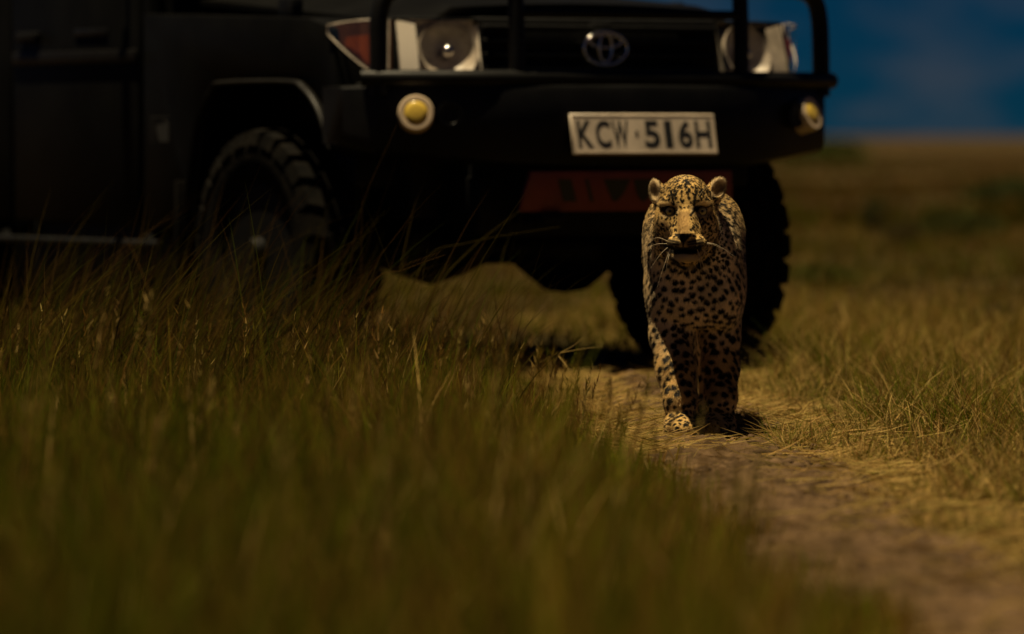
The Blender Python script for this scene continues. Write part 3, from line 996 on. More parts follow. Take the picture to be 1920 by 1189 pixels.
    # ---- ears: cupped discs
    for s, c, ry, yaw in ((-1, (-0.0985, 0.000, 0.620), -0.45, -0.75), (1, (0.0530, 0.000, 0.626), 0.55, 0.30)):
        F.ell(c, (0.0205, 0.0120, 0.0300), 0.016, rot=(0.12, ry, yaw))
        F.cap((c[0] - s * 0.022, c[1] + 0.006, c[2] - 0.034), (c[0] - s * 0.004, c[1] + 0.002, c[2] - 0.012), 0.026, 0.019, 0.018)
        F.ell((c[0] + math.sin(yaw) * 0.0115 + s * 0.002, c[1] - 0.0125, c[2] + 0.001), (0.0165, 0.0090, 0.0250), 0.005, rot=(0.12, ry, yaw), sub=True)
    return F.mesh()

LV, LQ = build_leopard()

def paint_leopard(V, N):
    n = len(V)
    d = 14.4 + V[:, 1]
    PX = 960 + (V[:, 0] + LX) / d * FPX
    PY = HORIZON + (CAM_H - V[:, 2]) / d * FPX
    front = (N[:, 1] < 0.25)
    y = V[:, 1]
    head = (y < 0.02) & (PY < 500) & (V[:, 2] > 0.44)
    ear = ((PX < 1237) & (PY < 402) | (PX > 1333) & (PY < 378)) & (y < 0.06) & (y > -0.045) & (V[:, 2] > 0.59)
    # base coat
    gold = np.array((0.56, 0.36, 0.125)); pale = np.array((0.86, 0.71, 0.49)); white = np.array((0.66, 0.52, 0.34))
    under = smoothstep(0.25, -0.55, N[:, 2]) * 0.5 + smoothstep(0.60, 0.50, V[:, 2]) * smoothstep(0.16, 0.34, V[:, 2]) * smoothstep(0.16, 0.05, np.abs(V[:, 0] - 0.0)) * (y < 0.25) * (y > -0.03) * 0.9
    under = np.clip(under, 0, 1)
    C = gold + (pale - gold) * under[:, None]
    C *= (1 + 0.10 * snoise(V, 30, 4) + 0.07 * snoise(V, 110, 6))[:, None]
    # --- spots
    size = np.full(n, 0.0115); gap = np.full(n, 0.031)
    m = y < 0.35; size[m] = 0.0085; gap[m] = 0.0235
    m = (y < 0.30) & (PY > 470) & (PY < 590); size[m] = 0.0065; gap[m] = 0.0160
    m = (y < 0.30) & (PY > 535) & (PY < 640); size[m] = 0.0077; gap[m] = 0.0190
    m = (PY >= 640) & (y < 0.3); size[m] = 0.0084; gap[m] = 0.0190
    m = (PY >= 765) & (y < 0.3); size[m] = 0.0064; gap[m] = 0.0140
    m = (y < 0.20) & (PY < 500); size[m] = 0.0062; gap[m] = 0.0122
    m = head; size[m] = 0.0046; gap[m] = 0.0100
    m = head & (PY < 392); size[m] = 0.0046; gap[m] = 0.0090
    order = rng.permutation(n)[:60000]
    acc_p = np.zeros((6000, 3), np.float32); acc_g = np.zeros(6000, np.float32); acc_i = []
    k = 0
    cell = {}
    for i in order:
        p = V[i]; g = gap[i]
        key = (int(p[0] // 0.033), int(p[1] // 0.033), int(p[2] // 0.033))
        ok = True
        for a in (-1, 0, 1):
            for b in (-1, 0, 1):
                for c in (-1, 0, 1):
                    for (q, gq) in cell.get((key[0] + a, key[1] + b, key[2] + c), ()):
                        dd = (q[0] - p[0]) ** 2 + (q[1] - p[1]) ** 2 + (q[2] - p[2]) ** 2
                        if dd < (0.5 * (g + gq)) ** 2:
                            ok = False; break
                    if not ok: break
                if not ok: break
            if not ok: break
        if ok:
            cell.setdefault(key, []).append((tuple(p), g))
            acc_i.append(i)
    W = V + 0.0017 * np.stack([snoise(V, 260, 21), snoise(V, 260, 22), snoise(V, 260, 23)], 1)
    kd = kdtree.KDTree(n)
    for i in range(n):
        kd.insert(W[i], i)
    kd.balance()
    dark = np.zeros(n)
    for i in acc_i:
        p = Vector(W[i]); r = size[i] * rng.uniform(0.72, 1.25)
        nn = Vector(N[i])
        t = Vector(rng.normal(size=3))
        if PY[i] > 500 and y[i] < 0.3:
            t = Vector((1, 0.1, 0.25 * rng.normal() + (0.5 if V[i, 0] < 0 else -0.4)))
        elif head[i] and PY[i] < 395:
            t = Vector(((PX[i] - 1284) / 60.0 * 0.6, 0.3, -1 + 0.3 * rng.normal()))
        t -= nn * t.dot(nn)
        if t.length < 1e-4: continue
        t.normalize()
        asp = rng.uniform(1.0, 1.75)
        ring = (y[i] > 0.22 and V[i, 2] > 0.35 and V[i, 0] > -0.15)
        R = r * (1.9 if ring else 1.5) * asp
        for (q, j, dist) in kd.find_range(p, R):
            v = q - p
            a = v.dot(t)
            dd = math.sqrt(max(0, v.length_squared - a * a) + (a / asp) ** 2) / r
            if ring:
                val = 1 - min(1, max(0, (abs(dd - 1.15) - 0.30) / 0.25))
            else:
                val = 1 - min(1, max(0, (dd - 0.78) / 0.36))
            if val > dark[j]: dark[j] = val
    # --- face: plain and marked areas (front-facing skin only)
    fh = head & front
    def ell_m(cx, cy, rx, ry, s=0.35):
        q = np.sqrt(((PX - cx) / rx) ** 2 + ((PY - cy) / ry) ** 2)
        return np.where(fh, smoothstep(1 + s, 1 - s, q), 0)
    def line_m(pts, w, s=1.2, sel=None):
        best = np.full(n, 1e9)
        for (a, b, w0), (c, e, w1) in zip([(*p, w) for p in pts[:-1]], [(*p, w) for p in pts[1:]]):
            vx, vy = c - a, e - b
            t = np.clip(((PX - a) * vx + (PY - b) * vy) / (vx * vx + vy * vy), 0, 1)
            best = np.minimum(best, np.hypot(PX - a - t * vx, PY - b - t * vy))
        return np.where(fh if sel is None else sel, smoothstep(w + s, max(0, w - s), best), 0)
    def toward(col, m_):
        nonlocal C
        C = C + (np.array(col) - C) * m_[:, None]
    # clear spots from nose, muzzle, chin, eye surrounds
    clear = np.maximum.reduce([np.where(fh & (np.abs(PX - 1281) < 11.5) & (PY > 402) & (PY < 450), 1.0, 0.0),
                               ell_m(1262, 468, 19, 11), ell_m(1302, 468, 19, 11), ell_m(1283, 493, 27, 10),
                               ell_m(1250, 402, 20, 13), ell_m(1313, 402, 20, 13), ell_m(1243, 390, 12, 4), ell_m(1322, 390, 12, 4)])
    dark *= (1 - clear)
    nose = np.where(fh, smoothstep(16, 7, np.abs(PX - 1281)) * smoothstep(400, 412, PY) * smoothstep(452, 444, PY), 0)
    toward((0.27, 0.16, 0.058), nose * 0.85)
    toward((0.13, 0.08, 0.04), nose * 0.40 * smoothstep(440, 449, PY))
    toward((0.16, 0.10, 0.045), nose * 0.6 * smoothstep(418, 404, PY))  # bridge darker at both ends, so its sunlit middle is painted in
    for cx in (1243, 1322): toward((0.66, 0.47, 0.21), ell_m(cx, 390, 12, 3.6))
    for cx in (1249, 1314): toward((0.52, 0.38, 0.19), ell_m(cx, 414, 12, 3.0))
    for cx in (1268, 1299): toward((0.62, 0.44, 0.22), ell_m(cx, 404, 4.5, 8))
    for cx in (1260, 1303): toward((0.17, 0.12, 0.058), ell_m(cx, 467, 20, 9.5))  # tan whisker pads, colour darkened for the shade on them
    toward((0.46, 0.36, 0.24), ell_m(1283, 494, 26, 9))
    fm = np.zeros(n)
    for cx, s in ((1252, -1), (1312, 1)):
        fm = np.maximum(fm, ell_m(cx, 401, 15, 7.0, 0.25))
        fm = np.maximum(fm, line_m([(cx - s * 10, 404), (cx - s * 17, 412)], 2.6))
        fm = np.maximum(fm, line_m([(cx - s * 11, 393), (cx - s * 9, 380), (cx - s * 6, 368)], 2.8))
        fm = np.maximum(fm, line_m([(cx + s * 12, 398), (cx + s * 22, 394)], 1.6))
    for k_, (y0, y1) in enumerate(((461, 457), (466, 463.5), (471, 470))):
        fm = np.maximum(fm, line_m([(1272, y0 + 2), (1262, y0), (1246, y1)], 1.6, 0.9) * 0.9)
        fm = np.maximum(fm, line_m([(1291, y0 + 2), (1302, y0), (1318, y1)], 1.6, 0.9) * 0.9)
    tri = np.where(fh & (PY > 447) & (PY < 466), smoothstep(18, 14, np.abs(PX - 1281) + np.clip(PY - 450, 0, 99) * 0.95), 0)
    fm = np.maximum(fm, tri)
    fm = np.maximum(fm, line_m([(1281, 462), (1281, 476)], 1.7))
    fm = np.maximum(fm, line_m([(1254, 475), (1265, 480), (1281, 478), (1298, 480), (1310, 475)], 6.4, 1.6))  # black lip line, widened to paint in shade of the open mouth
    dark = np.maximum(dark, fm)
    # collar and chest marks
    ch = front & (y < 0.10)
    col_ = line_m([(1242, 470), (1248, 486), (1264, 500), (1284, 511), (1304, 509), (1322, 501), (1336, 487), (1341, 462)], 4.6, 1.8, ch)
    wob = 0.75 + 0.6 * snoise(V, 190, 31)
    dark = np.maximum(dark, col_ * np.clip(wob, 0.55, 1))
    dark = np.maximum(dark, 0.75 * line_m([(1290, 512), (1292, 527)], 2.2, 1.5, ch))
    # ears
    back = ear & (N[:, 1] > 0.1)
    inside = ear & (N[:, 1] < 0.05)
    dark[ear] *= 0.15
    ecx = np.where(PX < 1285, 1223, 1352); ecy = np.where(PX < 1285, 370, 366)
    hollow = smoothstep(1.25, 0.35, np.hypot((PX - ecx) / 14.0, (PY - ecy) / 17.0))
    C[inside] = (np.array((0.52, 0.38, 0.21)) * (1 - hollow[:, None]) + np.array((0.24, 0.17, 0.09)) * hollow[:, None])[inside]  # inner ear darkens into the cup, shade put into its colour
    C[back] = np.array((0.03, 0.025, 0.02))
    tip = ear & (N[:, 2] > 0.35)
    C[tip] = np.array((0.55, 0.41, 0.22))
    # tail: dark rings towards the end
    tailm = (y > 1.10) & (V[:, 2] < 0.30)
    rings = smoothstep(0.15, 0.45, np.sin(V[:, 2] * 95) + 0.3 * snoise(V, 60, 9) + 0.45)
    dark = np.where(tailm, np.maximum(dark, rings), dark)
    C = np.where(tailm[:, None], C * 0.22, C)
    blk = np.array((0.010, 0.008, 0.006))
    dk = np.clip(dark, 0, 1)[:, None]
    return np.clip(C * (1 - dk) + blk * dk, 0.004, 1), dk[:, 0]

leopard = empty('leopard', (LX, LY, 0.012))
tag(leopard, 'spotted leopard walking head-on along the dirt track with lowered head', 'leopard')
tmp = mesh_np('body', LV, [LQ])
N = np.zeros(len(tmp.vertices) * 3, np.float32)
tmp.vertices.foreach_get('normal', N)
N = N.reshape(-1, 3)
LV2 = np.zeros(len(tmp.vertices) * 3, np.float32)
tmp.vertices.foreach_get('co', LV2)
LV2 = LV2.reshape(-1, 3)
LC, LD = paint_leopard(LV2, N)
ca = tmp.color_attributes.new('Col', 'FLOAT_COLOR', 'POINT')
c4 = np.ones((len(LV2), 4), np.float32)
c4[:, :3] = LC
ca.data.foreach_set('color', c4.ravel())
M_FUR = vcol_mat('fur_coat', 0.9, 0, 0.06, bump=0.25)
body = link('body', tmp, M_FUR, leopard, True)

# short fur: one thin triangle per hair, lying back along the coat
nh = 150000
fw = np.where(LV2[:, 1] < 0.24, 1.0, 0.5)
face = (LV2[:, 1] < -0.06)
pick = rng.choice(len(LV2), nh, p=fw / fw.sum())
roots = LV2[pick] + rng.normal(size=(nh, 3)) * 0.0009
nn = N[pick]
flow = np.tile(np.array((0.0, 0.55, -0.85)), (nh, 1)) + rng.normal(size=(nh, 3)) * 0.35
hd = (roots[:, 1] < 0.0) & (roots[:, 2] > 0.44)
flow[hd] = np.stack([(roots[hd, 0] + 0.0285) * 9, np.full(hd.sum(), 0.9), (roots[hd, 2] - 0.52) * 6], 1) + rng.normal(size=(hd.sum(), 3)) * 0.3
flow -= nn * (flow * nn).sum(1, keepdims=True)
flow /= np.linalg.norm(flow, axis=1, keepdims=True) + 1e-6
ln = np.where(hd, rng.uniform(0.003, 0.006, nh), rng.uniform(0.006, 0.011, nh))
ln = np.where(roots[:, 2] < 0.08, ln * 0.5, ln)
near_face = hd & (roots[:, 1] < -0.14)
ln = np.where(near_face, ln * 0.55, ln)
earh = (roots[:, 2] > 0.59) & (roots[:, 1] > -0.04) & (np.abs(roots[:, 0] + 0.0235) > 0.062) & (roots[:, 1] < 0.06)
ln = np.where(earh, rng.uniform(0.004, 0.010, nh), ln)
dirv = flow * 0.92 + nn * 0.34
side = np.cross(dirv, nn)
side /= np.linalg.norm(side, axis=1, keepdims=True) + 1e-6
wd = 0.00065
A = roots - side * wd - nn * 0.0006
B = roots + side * wd - nn * 0.0006
T = roots + dirv * ln[:, None]
HV = np.stack([A, B, T], 1).reshape(-1, 3)
HF = np.arange(nh * 3).reshape(-1, 3)
HC = np.repeat(LC[pick] * rng.uniform(0.8, 1.25, (nh, 1)), 3, 0)
fur = link('fur', mesh_np('fur', HV, [HF], HC), vcol_mat('fur_hair', 0.6, 0.25, 0.2), leopard)
fur['kind'] = 'stuff'

# eyes
M_EYE = vcol_mat('eye_surface', 0.12, 0, 0.5)
for cx, s in ((1252, -1), (1312, 1)):
    V_, F_, C_ = [], [], []
    nu, nv = 24, 16
    for i in range(nv + 1):
        th = math.pi * i / nv
        for j in range(nu):
            ph = 2 * math.pi * j / nu
            V_.append((0.0135 * math.sin(th) * math.cos(ph), -0.0135 * math.cos(th), 0.0135 * math.sin(th) * math.sin(ph)))
            C_.append((0.004, 0.004, 0.004) if th < 0.22 else ((0.52, 0.42, 0.17) if th < 0.80 else (0.012, 0.010, 0.008)))
    for i in range(nv):
        for j in range(nu):
            F_.append((i * nu + j, i * nu + (j + 1) % nu, (i + 1) * nu + (j + 1) % nu, (i + 1) * nu + j))
    e = link('eye', mesh_np('eye', V_, [np.array(F_)], np.array(C_)), M_EYE, leopard, True)
    e.location = (-0.0285 + s * 0.0405, -0.1020, 0.5690)

# whiskers
M_WH = mat('whisker_white', (0.75, 0.62, 0.42), 0.4)
def whisk(p0, p1, sag):
    a = Vector(lp(*p0)); c = Vector(lp(*p1))
    m_ = (a + c) / 2 + Vector((0, -0.012, sag))
    tube_obj('whisker', catmull([a, m_, c], 5), 0.0006, M_WH, leopard, 5, r_end=0.0002)
for s in (-1, 1):
    def mx(px): return 1282 + s * px
    whisk((mx(24), 472, -0.185), (mx(50), 548, -0.17), 0.004)
    whisk((mx(27), 470, -0.180), (mx(62), 512, -0.16), 0.006)
    whisk((mx(28), 466, -0.178), (mx(74), 476, -0.14), 0.006)
    whisk((mx(28), 462, -0.176), (mx(93 if s > 0 else 70), 488 if s > 0 else 462, -0.13), 0.010)
    whisk((mx(25), 475, -0.182), (mx(34), 520, -0.19), 0.002)
    whisk((mx(20), 390, -0.130), (mx(48), 352, -0.15), 0.004)

# ------------------------------------------------------------------ grass
def blades(name, base, height, width, lean_dir, lean, curve, cols, material, kind='stuff', label=None, cat=None, nseg=3, tipdark=0.0):
    n = len(base)
    yaw = rng.uniform(0, 2 * math.pi, n)
    wx, wy = np.cos(yaw), np.sin(yaw)
    rows = nseg + 1
    V = np.zeros((n, rows * 2 - 1, 3), np.float32)
    Cc = np.zeros((n, rows * 2 - 1, 3), np.float32)
    for i in range(rows):
        t = i / nseg
        off = lean * t + curve * t * t
        zc = t * np.sqrt(np.maximum(0.05, 1 - np.clip((lean + curve * t) ** 2 * 0.55, 0, 0.93)))
        px_ = base[:, 0] + np.cos(lean_dir) * off * height
        py_ = base[:, 1] + np.sin(lean_dir) * off * height
        pz_ = base[:, 2] + zc * height
        w = width * (1 - t) ** 0.7
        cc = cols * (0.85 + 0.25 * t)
        if i < nseg:
            V[:, 2 * i] = np.stack([px_ - wx * w, py_ - wy * w, pz_], 1)
            V[:, 2 * i + 1] = np.stack([px_ + wx * w, py_ + wy * w, pz_], 1)
            Cc[:, 2 * i] = cc; Cc[:, 2 * i + 1] = cc
        else:
            V[:, 2 * i] = np.stack([px_, py_, pz_], 1)
            Cc[:, 2 * i] = cc
    k = rows * 2 - 1
    o = (np.arange(n) * k)[:, None]
    quads = np.concatenate([o + np.array([[2 * i, 2 * i + 1, 2 * i + 3, 2 * i + 2]]) for i in range(nseg - 1)], 0)
    tri = o + np.array([[2 * nseg - 2, 2 * nseg - 1, 2 * nseg]])
    me = mesh_np(name, V.reshape(-1, 3), [quads, tri], Cc.reshape(-1, 3))
    ob = link(name, me, material)
    tag(ob, label, cat, kind=kind)
    return ob

M_GRASS = vcol_mat('grass_blade', 0.85, 0.35, 0.04)
GREEN = np.array((0.074, 0.086, 0.004)); OLIVE = np.array((0.112, 0.084, 0.007)); BROWN = np.array((0.125, 0.068, 0.014)); STRAW = np.array((0.40, 0.27, 0.085))
def mixcol(n, ws, jitter=0.3):
    pal = np.stack([GREEN, OLIVE, BROWN, STRAW])
    ws = np.asarray(ws, float)
    if ws.ndim == 1: ws = np.tile(ws, (n, 1))
    ws = ws / ws.sum(1, keepdims=True)
    u = rng.uniform(size=(n, 1))
    k = (u > np.cumsum(ws, 1)).sum(1).clip(0, 3)
    return pal[k] * rng.uniform(1 - jitter, 1 + jitter, (n, 1)) * rng.uniform(0.92, 1.08, (n, 3))

def scatter(n, y0, y1, xlo, xhi):
    y = rng.uniform(y0, y1, n)
    a, b = xlo(y), xhi(y)
    x = a + (b - a) * rng.uniform(size=n)
    return x, y

half = lambda y: 0.095 * y + 1.9          # half width of the strip that is planted

# --- left meadow (tall, green-brown)
n = 215000
x, y = scatter(n, 5.2, 19.5, lambda y: -half(y), lambda y: track_l(y) + 0.05)
x = track_l(y) + 0.05 - (track_l(y) + 0.05 + half(y)) * ((track_l(y) + 0.05 - x) / (track_l(y) + 0.05 + half(y))) ** 1.35
dl = track_l(y) - x
P = np.stack([x, y], 1)
clump = snoise(P, 5.0, 41) + 0.6 * snoise(P, 14, 42)
keep = rng.uniform(size=n) < np.clip(0.62 + 0.42 * clump, 0.06, 1) * smoothstep(-0.02, 0.22, dl + 0.05 * clump)
x, y, dl, clump = x[keep], y[keep], dl[keep], clump[keep]
n = len(x)
hgt = (0.055 + 0.17 * smoothstep(0.02, 0.55, dl)) * (1 + 0.22 * clump) * np.where(rng.uniform(size=n) < 0.08, rng.uniform(1.2, 1.7, n), rng.uniform(0.45, 1.15, n))
hgt *= np.interp(y, [5.6, 9, 12, 14, 15.5, 19.5], [0.95, 1.05, 0.92, 0.68, 0.52, 0.40])
hgt *= 1 + 0.35 * smoothstep(0.7, 1.3, dl) * smoothstep(15, 17, y)
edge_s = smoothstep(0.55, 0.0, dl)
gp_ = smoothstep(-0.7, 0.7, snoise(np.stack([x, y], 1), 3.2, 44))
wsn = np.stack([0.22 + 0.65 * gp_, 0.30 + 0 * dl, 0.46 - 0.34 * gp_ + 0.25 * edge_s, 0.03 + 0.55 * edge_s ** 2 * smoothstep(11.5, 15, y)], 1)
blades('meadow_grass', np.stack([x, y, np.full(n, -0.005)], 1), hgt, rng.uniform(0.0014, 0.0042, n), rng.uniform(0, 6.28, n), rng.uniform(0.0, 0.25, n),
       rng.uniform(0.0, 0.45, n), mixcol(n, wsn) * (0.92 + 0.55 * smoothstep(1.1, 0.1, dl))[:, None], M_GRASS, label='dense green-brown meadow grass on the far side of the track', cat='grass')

# --- short dry grass right of the track
n = 210000
x, y = scatter(n, 6.5, 24, lambda y: track_r(y) - 0.06, lambda y: half(y))
x = track_r(y) - 0.06 + (half(y) - track_r(y) + 0.06) * ((x - track_r(y) + 0.06) / (half(y) - track_r(y) + 0.06)) ** 1.6
dr = x - track_r(y)
P = np.stack([x, y], 1)
clump = snoise(P, 7.0, 51) + 0.7 * snoise(P, 17, 52)
keep = rng.uniform(size=n) < np.clip(0.42 + 0.50 * clump, 0.03, 1) * smoothstep(-0.06, 0.22, dr + 0.06 * clump)
x, y, dr, clump = x[keep], y[keep], dr[keep], clump[keep]
n = len(x)
hgt = (0.040 + 0.070 * smoothstep(0.0, 0.5, dr)) * np.clip(1 + 0.5 * clump, 0.35, 2) * rng.uniform(0.5, 1.35, n)
near = smoothstep(0.55, 0.0, dr)
gr = smoothstep(-0.3, 1.0, snoise(P[keep], 4.0, 53))
wsn = np.stack([0.10 + 0.40 * gr, 0.25 + 0 * dr, 0.34 + 0 * dr, 0.28 + 0.40 * near], 1)
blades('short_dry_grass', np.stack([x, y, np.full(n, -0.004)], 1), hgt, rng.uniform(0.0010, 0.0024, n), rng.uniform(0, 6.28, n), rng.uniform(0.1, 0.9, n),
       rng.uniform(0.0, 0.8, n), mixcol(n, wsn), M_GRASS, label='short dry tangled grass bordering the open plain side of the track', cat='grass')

# --- lying straw along both verges
def straw(name, n, cx, sd, y0, y1, label, bright=1.0):
    y = rng.uniform(y0, y1, n)
    x = cx(y) + rng.normal(size=n) * sd
    z = rng.uniform(0.004, 0.022, n)
    a = rng.normal(0.25, 0.85, n) + (rng.uniform(size=n) < 0.5) * math.pi
    L = rng.uniform(0.03, 0.16, n)
    P0 = np.stack([x, y, z], 1)
    d = np.stack([np.cos(a), np.sin(a) * 1.0, np.abs(rng.normal(0.0, 0.16, n))], 1)
    bend = np.stack([-np.sin(a), np.cos(a), np.full(n, 0.2)], 1) * (rng.normal(0, 0.12, n) * L)[:, None]
    w = rng.uniform(0.0007, 0.0015, n)[:, None]
    sidev = np.stack([-np.sin(a), np.cos(a), np.zeros(n)], 1)
    sidev = sidev * 0.6 + np.array((0, 0, 0.8))
    P1 = P0 + d * (L / 2)[:, None] + bend
    P2 = P0 + d * L[:, None]
    V = np.stack([P0 - sidev * w, P0 + sidev * w, P1 + sidev * w, P1 - sidev * w, P2], 1)
    V[:, :, 2] = np.maximum(V[:, :, 2], 0.001)
    o = (np.arange(n) * 5)[:, None]
    C = np.repeat(mixcol(n, (0, 0.06, 0.24, 0.70)) * bright, 5, 0)
    ob = link(name, mesh_np(name, V.reshape(-1, 3), [o + np.array([[0, 1, 2, 3]]), o + np.array([[3, 2, 4]])], C), M_GRASS)
    return tag(ob, label, 'straw', kind='stuff')
straw('loose_straw', 4200, lambda y: track_r(y) + 0.07, 0.11, 7.5, 19, 'loose yellow straw strewn along the open verge of the track')
straw('trodden_straw', 3600, lambda y: track_l(y) + 0.00, 0.06, 13.6, 19.5, 'trodden yellow straw at the meadow edge of the track behind the leopard')
straw('scattered_straw', 350, lambda y: (track_l(y) + track_r(y)) / 2, 0.14, 7.5, 14.2, 'scattered straw pieces lying on the bare dirt', 0.8)

n = 2600
y = rng.uniform(7.0, 19, n)
x = track_l(y) + (track_r(y) - track_l(y)) * rng.uniform(0.0, 1.05, n)
r_ = 0.003 + 0.020 * rng.uniform(size=n) ** 4
ico = bmesh.new()
bmesh.ops.create_icosphere(ico, subdivisions=1, radius=1.0)
iv = np.array([v.co for v in ico.verts]); ifc = np.array([[v.index for v in f.verts] for f in ico.faces])
ico.free()
V = iv[None] * rng.uniform(0.6, 1.25, (n, len(iv), 1)) * r_[:, None, None] * np.array((1.2, 1.0, 0.6)) + np.stack([x, y, np.full(n, 0.013)], 1)[:, None, :]
fi = (ifc[None] + (np.arange(n) * len(iv))[:, None, None]).reshape(-1, 3)
cc = np.repeat(np.array((0.085, 0.052, 0.027)) * rng.uniform(0.5, 1.6, (n, 1)), len(iv), 0)
cl = link('dirt_clods', mesh_np('dirt_clods', V.reshape(-1, 3), [fi], cc), vcol_mat('clod', 0.95, 0, 0.1))
tag(cl, 'small dirt clods and grit strewn over the track', 'dirt', kind='stuff')

# --- grass under, around and behind the vehicle, then the far plain
n = 90000
x, y = scatter(n, 19.5, 46, lambda y: -half(y), lambda y: half(y))
P = np.stack([x, y], 1)
clump = snoise(P, 2.2, 61) + 0.6 * snoise(P, 7, 62)
intrack = (x > track_l(y)) & (x < track_r(y)) & (y < 19.2)
keep = (rng.uniform(size=n) < np.clip(0.6 + 0.4 * clump, 0.05, 1)) & ~intrack
x, y, clump = x[keep], y[keep], clump[keep]
n = len(x)
gr = smoothstep(-0.2, 1.0, snoise(P[keep], 1.1, 63))
wsn = np.stack([0.15 + 0.5 * gr, 0.30 + 0 * gr, 0.42 - 0.1 * gr, 0.12 - 0.06 * gr], 1)
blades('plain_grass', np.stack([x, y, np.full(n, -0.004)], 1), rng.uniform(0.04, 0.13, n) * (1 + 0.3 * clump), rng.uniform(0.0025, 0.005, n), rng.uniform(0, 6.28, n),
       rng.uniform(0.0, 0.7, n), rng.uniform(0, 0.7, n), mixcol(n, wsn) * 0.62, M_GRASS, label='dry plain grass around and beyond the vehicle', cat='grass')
n = 60000
y = 46 * (260 / 46) ** rng.uniform(size=n)
x = (rng.uniform(size=n) * 2 - 1) * half(y)
P = np.stack([x, y], 1)
clump = snoise(P, 0.35, 71) + 0.6 * snoise(P, 1.1, 72)
keep = rng.uniform(size=n) < np.clip(0.45 + 0.5 * clump, 0.02, 1)
x, y, clump = x[keep], y[keep], clump[keep]
n = len(x)
gr = smoothstep(-0.1, 1.0, snoise(P[keep], 0.2, 73))
wsn = np.stack([0.08 + 0.6 * gr, 0.12 + 0 * gr, 0.75 - 0.2 * gr, 0.0 + 0 * gr], 1)
blades('far_grass', np.stack([x, y, np.full(n, -0.01)], 1), rng.uniform(0.06, 0.22, n) * (1 + 0.3 * clump), rng.uniform(0.01, 0.022, n), rng.uniform(0, 6.28, n),
       rng.uniform(0.0, 0.6, n), rng.uniform(0, 0.6, n), mixcol(n, wsn) * 0.55, M_GRASS, label='brown and green grass of the distant plain', cat='grass', nseg=2)

# --- tall sparse stalks with seed heads in front of the vehicle
n = 2300
y = rng.uniform(14.6, 18.2, n)
pxs = 960 - 1010 * rng.beta(1.5, 1.0, n) ** 0.9
x = (pxs - 960) / FPX * y
keep = x < track_l(y) - 0.30
x, y = x[keep], y[keep]
n = len(x)
hs = rng.uniform(0.16, 0.54, n) * np.where(rng.uniform(size=n) < 0.15, 1.4, 1.0)
blades('tall_grass_stalks', np.stack([x, y, np.full(n, -0.005)], 1), hs, rng.uniform(0.0012, 0.0032, n), rng.normal(0.15, 0.8, n), rng.uniform(0.05, 0.45, n),
       rng.uniform(0.0, 0.6, n), mixcol(n, (0.15, 0.35, 0.50, 0.0)) * 0.36, M_GRASS, label='tall thin grass stalks standing before the vehicle', cat='grass', nseg=6)

n = 1500
y = rng.uniform(6.5, 18.0, n)
x = track_l(y) - 0.12 - (half(y) + track_l(y) - 0.12) * rng.uniform(size=n) ** 1.3
hs = np.interp(y, [6.5, 12, 14, 18], [0.30, 0.30, 0.24, 0.20]) * rng.uniform(0.75, 1.5, n) * np.clip(0.4 + (track_l(y) - x), 0.4, 1)
ld = rng.normal(0.2, 0.9, n); le = rng.uniform(0.05, 0.35, n)
k_ = 9
tt = np.tile(np.linspace(0.72, 1.0, k_), (n, 1))
off = le[:, None] * tt * hs[:, None]
zz = hs[:, None] * tt * np.sqrt(1 - 0.55 * le[:, None] ** 2)
bx_ = (x[:, None] + np.cos(ld)[:, None] * off).ravel(); by_ = (y[:, None] + np.sin(ld)[:, None] * off).ravel()
sc = mixcol(n, (0.05, 0.25, 0.55, 0.15)) * 0.9
blades('grass_seed_heads', np.concatenate([np.stack([bx_, by_, zz.ravel()], 1), np.stack([x, y, np.full(n, -0.004)], 1)]),
       np.concatenate([rng.uniform(0.012, 0.026, n * k_), hs]), np.concatenate([rng.uniform(0.0012, 0.0026, n * k_), np.full(n, 0.0011)]),
       np.concatenate([rng.uniform(0, 6.28, n * k_), ld]), np.concatenate([rng.uniform(0.2, 0.7, n * k_), le]), np.zeros(n * k_ + n),
       np.concatenate([np.repeat(sc, k_, 0), sc]), M_GRASS, label='brown seed heads nodding above the meadow grass', cat='grass')

# --- single grasses that stand out
def sprig(root, tips, label, w=0.0022, col=STRAW):
    a = Vector(root)
    o = bpy.data.objects.new('grass_sprig', None)
    COL.objects.link(o)
    o.location = (a.x, a.y, 0.0)
    o.empty_display_size = 0.05
    tag(o, label, 'grass')
    m_ = mat('sprig_straw', tuple(col), 0.85, spec=0.04)
    for t in tips:
        pts = [Vector(p) - Vector((a.x, a.y, 0)) for p in t]
        tube_obj('blade', catmull(pts, 5), w, m_, o, 5, r_end=w * 0.3)
W = lambda px, py, d: px_world(px, py, d)
j = W(1051, 662, 15.6)
g0 = W(1020, 735, 15.6); g0.z = 0.0
sprig(g0, [(g0, W(1036, 690, 15.6), j), (j, W(1080, 645, 15.6), W(1105, 620, 15.6)), (j, W(1090, 655, 15.5), W(1128, 650, 15.5)), (j, W(1025, 672, 15.7), W(1005, 685, 15.7)), (W(1048, 668, 15.6), W(1065, 690, 15.5), W(1078, 708, 15.5))],
      'pale yellow grass sprig with spreading blades standing beside the trodden straw', 0.0013, STRAW * 0.55)
g0 = W(1592, 690, 15.8); g0.z = 0
sprig(g0, [(g0, W(1580, 640, 15.8), W(1560, 602, 15.8))], 'single golden upright grass blade rising from the short dry grass', 0.0022)
g0 = W(700, 640, 16.5); g0.z = 0
sprig(g0, [(g0, W(790, 500, 16.6), W(880, 455, 16.6), W(1050, 425, 16.7))], 'long arching green-brown grass leaf in front of the bumper', 0.0026, OLIVE * 0.28)
g0 = W(760, 640, 16.8); g0.z = 0
sprig(g0, [(g0, W(810, 560, 16.8), W(880, 470, 16.9), W(975, 395, 17.0))], 'long straight grass leaf leaning under the red skid plate', 0.0026, OLIVE * 0.3)
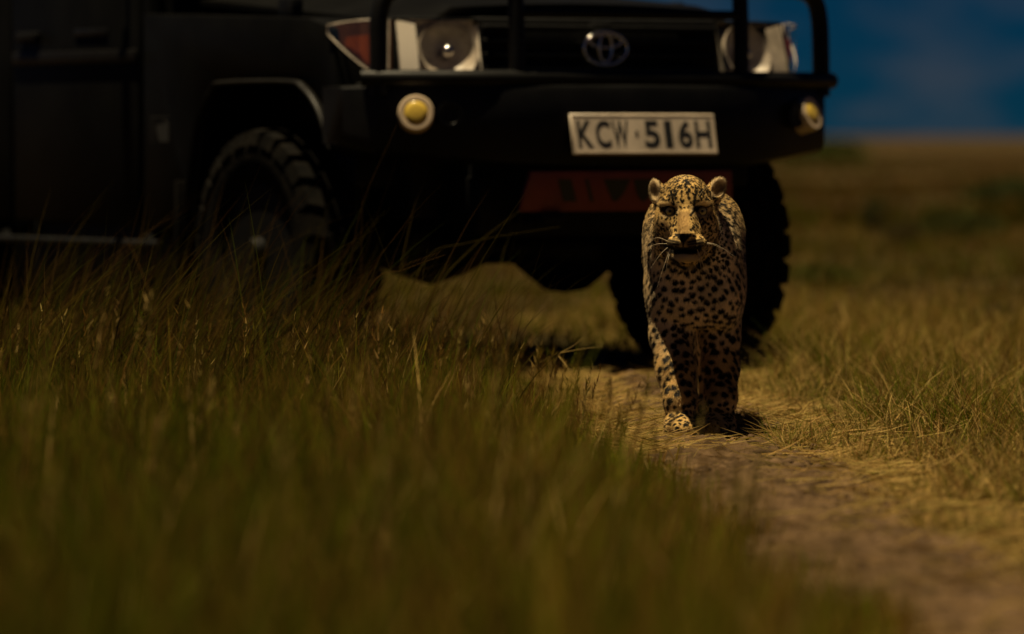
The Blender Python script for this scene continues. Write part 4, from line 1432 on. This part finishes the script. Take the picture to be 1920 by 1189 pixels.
g0 = W(620, 640, 15.2); g0.z = 0
sprig(g0, [(g0, W(690, 545, 15.2), W(760, 505, 15.2), W(835, 478, 15.2))] + [(W(752 + k * 9, 509 - k * 3.4, 15.2), W(757 + k * 9, 500 - k * 3.4, 15.19), W(764 + k * 9, 494 - k * 3.4, 15.18)) for k in range(8)],
      'bristly brown seed head leaning over from the meadow grass', 0.0014, BROWN * 0.45)
g0 = W(640, 640, 16.4); g0.z = 0
sprig(g0, [(g0, W(668, 430, 16.4), W(745, 232, 16.4))], 'very tall thin stalk reaching up to the yellow fog lamp', 0.0014, BROWN * 0.35)
g0 = W(940, 740, 15.4); g0.z = 0
sprig(g0, [(g0, W(945, 640, 15.4), W(958, 540, 15.4)), (W(945, 640, 15.4), W(932, 590, 15.4), W(925, 520, 15.4))], 'dark forked twig of dead grass standing in the meadow', 0.0018, BROWN * 0.5)

# --- low shrubs on the plain
M_LEAF = vcol_mat('shrub_leaf', 0.85, 0.25, 0.03)
M_TWIG = mat('shrub_twig', (0.05, 0.035, 0.02), 0.9)
def shrub(px, py, d_width_px, h_px, label, col, nleaf=900):
    d = CAM_H * FPX / (py - HORIZON)
    w = d_width_px / FPX * d / 2
    h = h_px / FPX * d
    o = empty('shrub', ((px - 960) / FPX * d, d, 0))
    tag(o, label, 'shrub')
    for k in range(6):
        a = rng.uniform(0, 6.28)
        tube_obj('stem', catmull([(0, 0, -0.02), (w * 0.3 * math.cos(a), w * 0.3 * math.sin(a), h * 0.4), (w * 0.6 * math.cos(a + 0.3), w * 0.6 * math.sin(a + 0.3), h * 0.75)], 4), 0.02 * h, M_TWIG, o, 5, r_end=0.006 * h)
    u = rng.normal(size=(nleaf, 3))
    u /= np.linalg.norm(u, axis=1, keepdims=True)
    r = rng.uniform(0.25, 1, (nleaf, 1)) ** 0.5
    lob = 1 + 0.22 * snoise(u, 2.6, int(px))[:, None]
    p = u * r * lob * np.array((w, w, h * 0.5)) + np.array((0, 0, h * 0.52))
    p[:, 2] = np.maximum(p[:, 2], 0.02 * h)
    s = 0.085 * max(w, h * 0.5)
    t1 = rng.normal(size=(nleaf, 3)); t1 /= np.linalg.norm(t1, axis=1, keepdims=True)
    t2 = np.cross(t1, rng.normal(size=(nleaf, 3))); t2 /= np.linalg.norm(t2, axis=1, keepdims=True)
    V = np.stack([p - t1 * s, p + t2 * s * 0.45, p + t1 * s, p - t2 * s * 0.45], 1)
    cc = np.repeat(np.array(col) * rng.uniform(0.6, 1.4, (nleaf, 1)), 4, 0)
    f = link('foliage', mesh_np('foliage', V.reshape(-1, 3), [np.arange(nleaf * 4).reshape(-1, 4)], cc), M_LEAF, o)
shrub(1640, 440, 60, 70, 'small dark round shrub alone on the brown plain', (0.018, 0.026, 0.008))
shrub(1690, 462, 90, 46, 'flat brownish shrub beside the small dark round shrub', (0.040, 0.032, 0.012))
shrub(1535, 305, 170, 42, 'wide green bush far off near the horizon beside the bumper', (0.040, 0.050, 0.010))
shrub(1862, 625, 110, 60, 'low dark tussock at the edge of the short dry grass', (0.030, 0.030, 0.010))
shrub(1800, 452, 170, 60, 'broad olive bush on the plain behind the low tussock', (0.045, 0.048, 0.012))
shrub(1880, 400, 150, 66, 'dark green bush behind the broad olive bush', (0.026, 0.036, 0.010))
shrub(1545, 545, 150, 48, 'low yellow-green bush growing next to the wheel', (0.075, 0.075, 0.014))
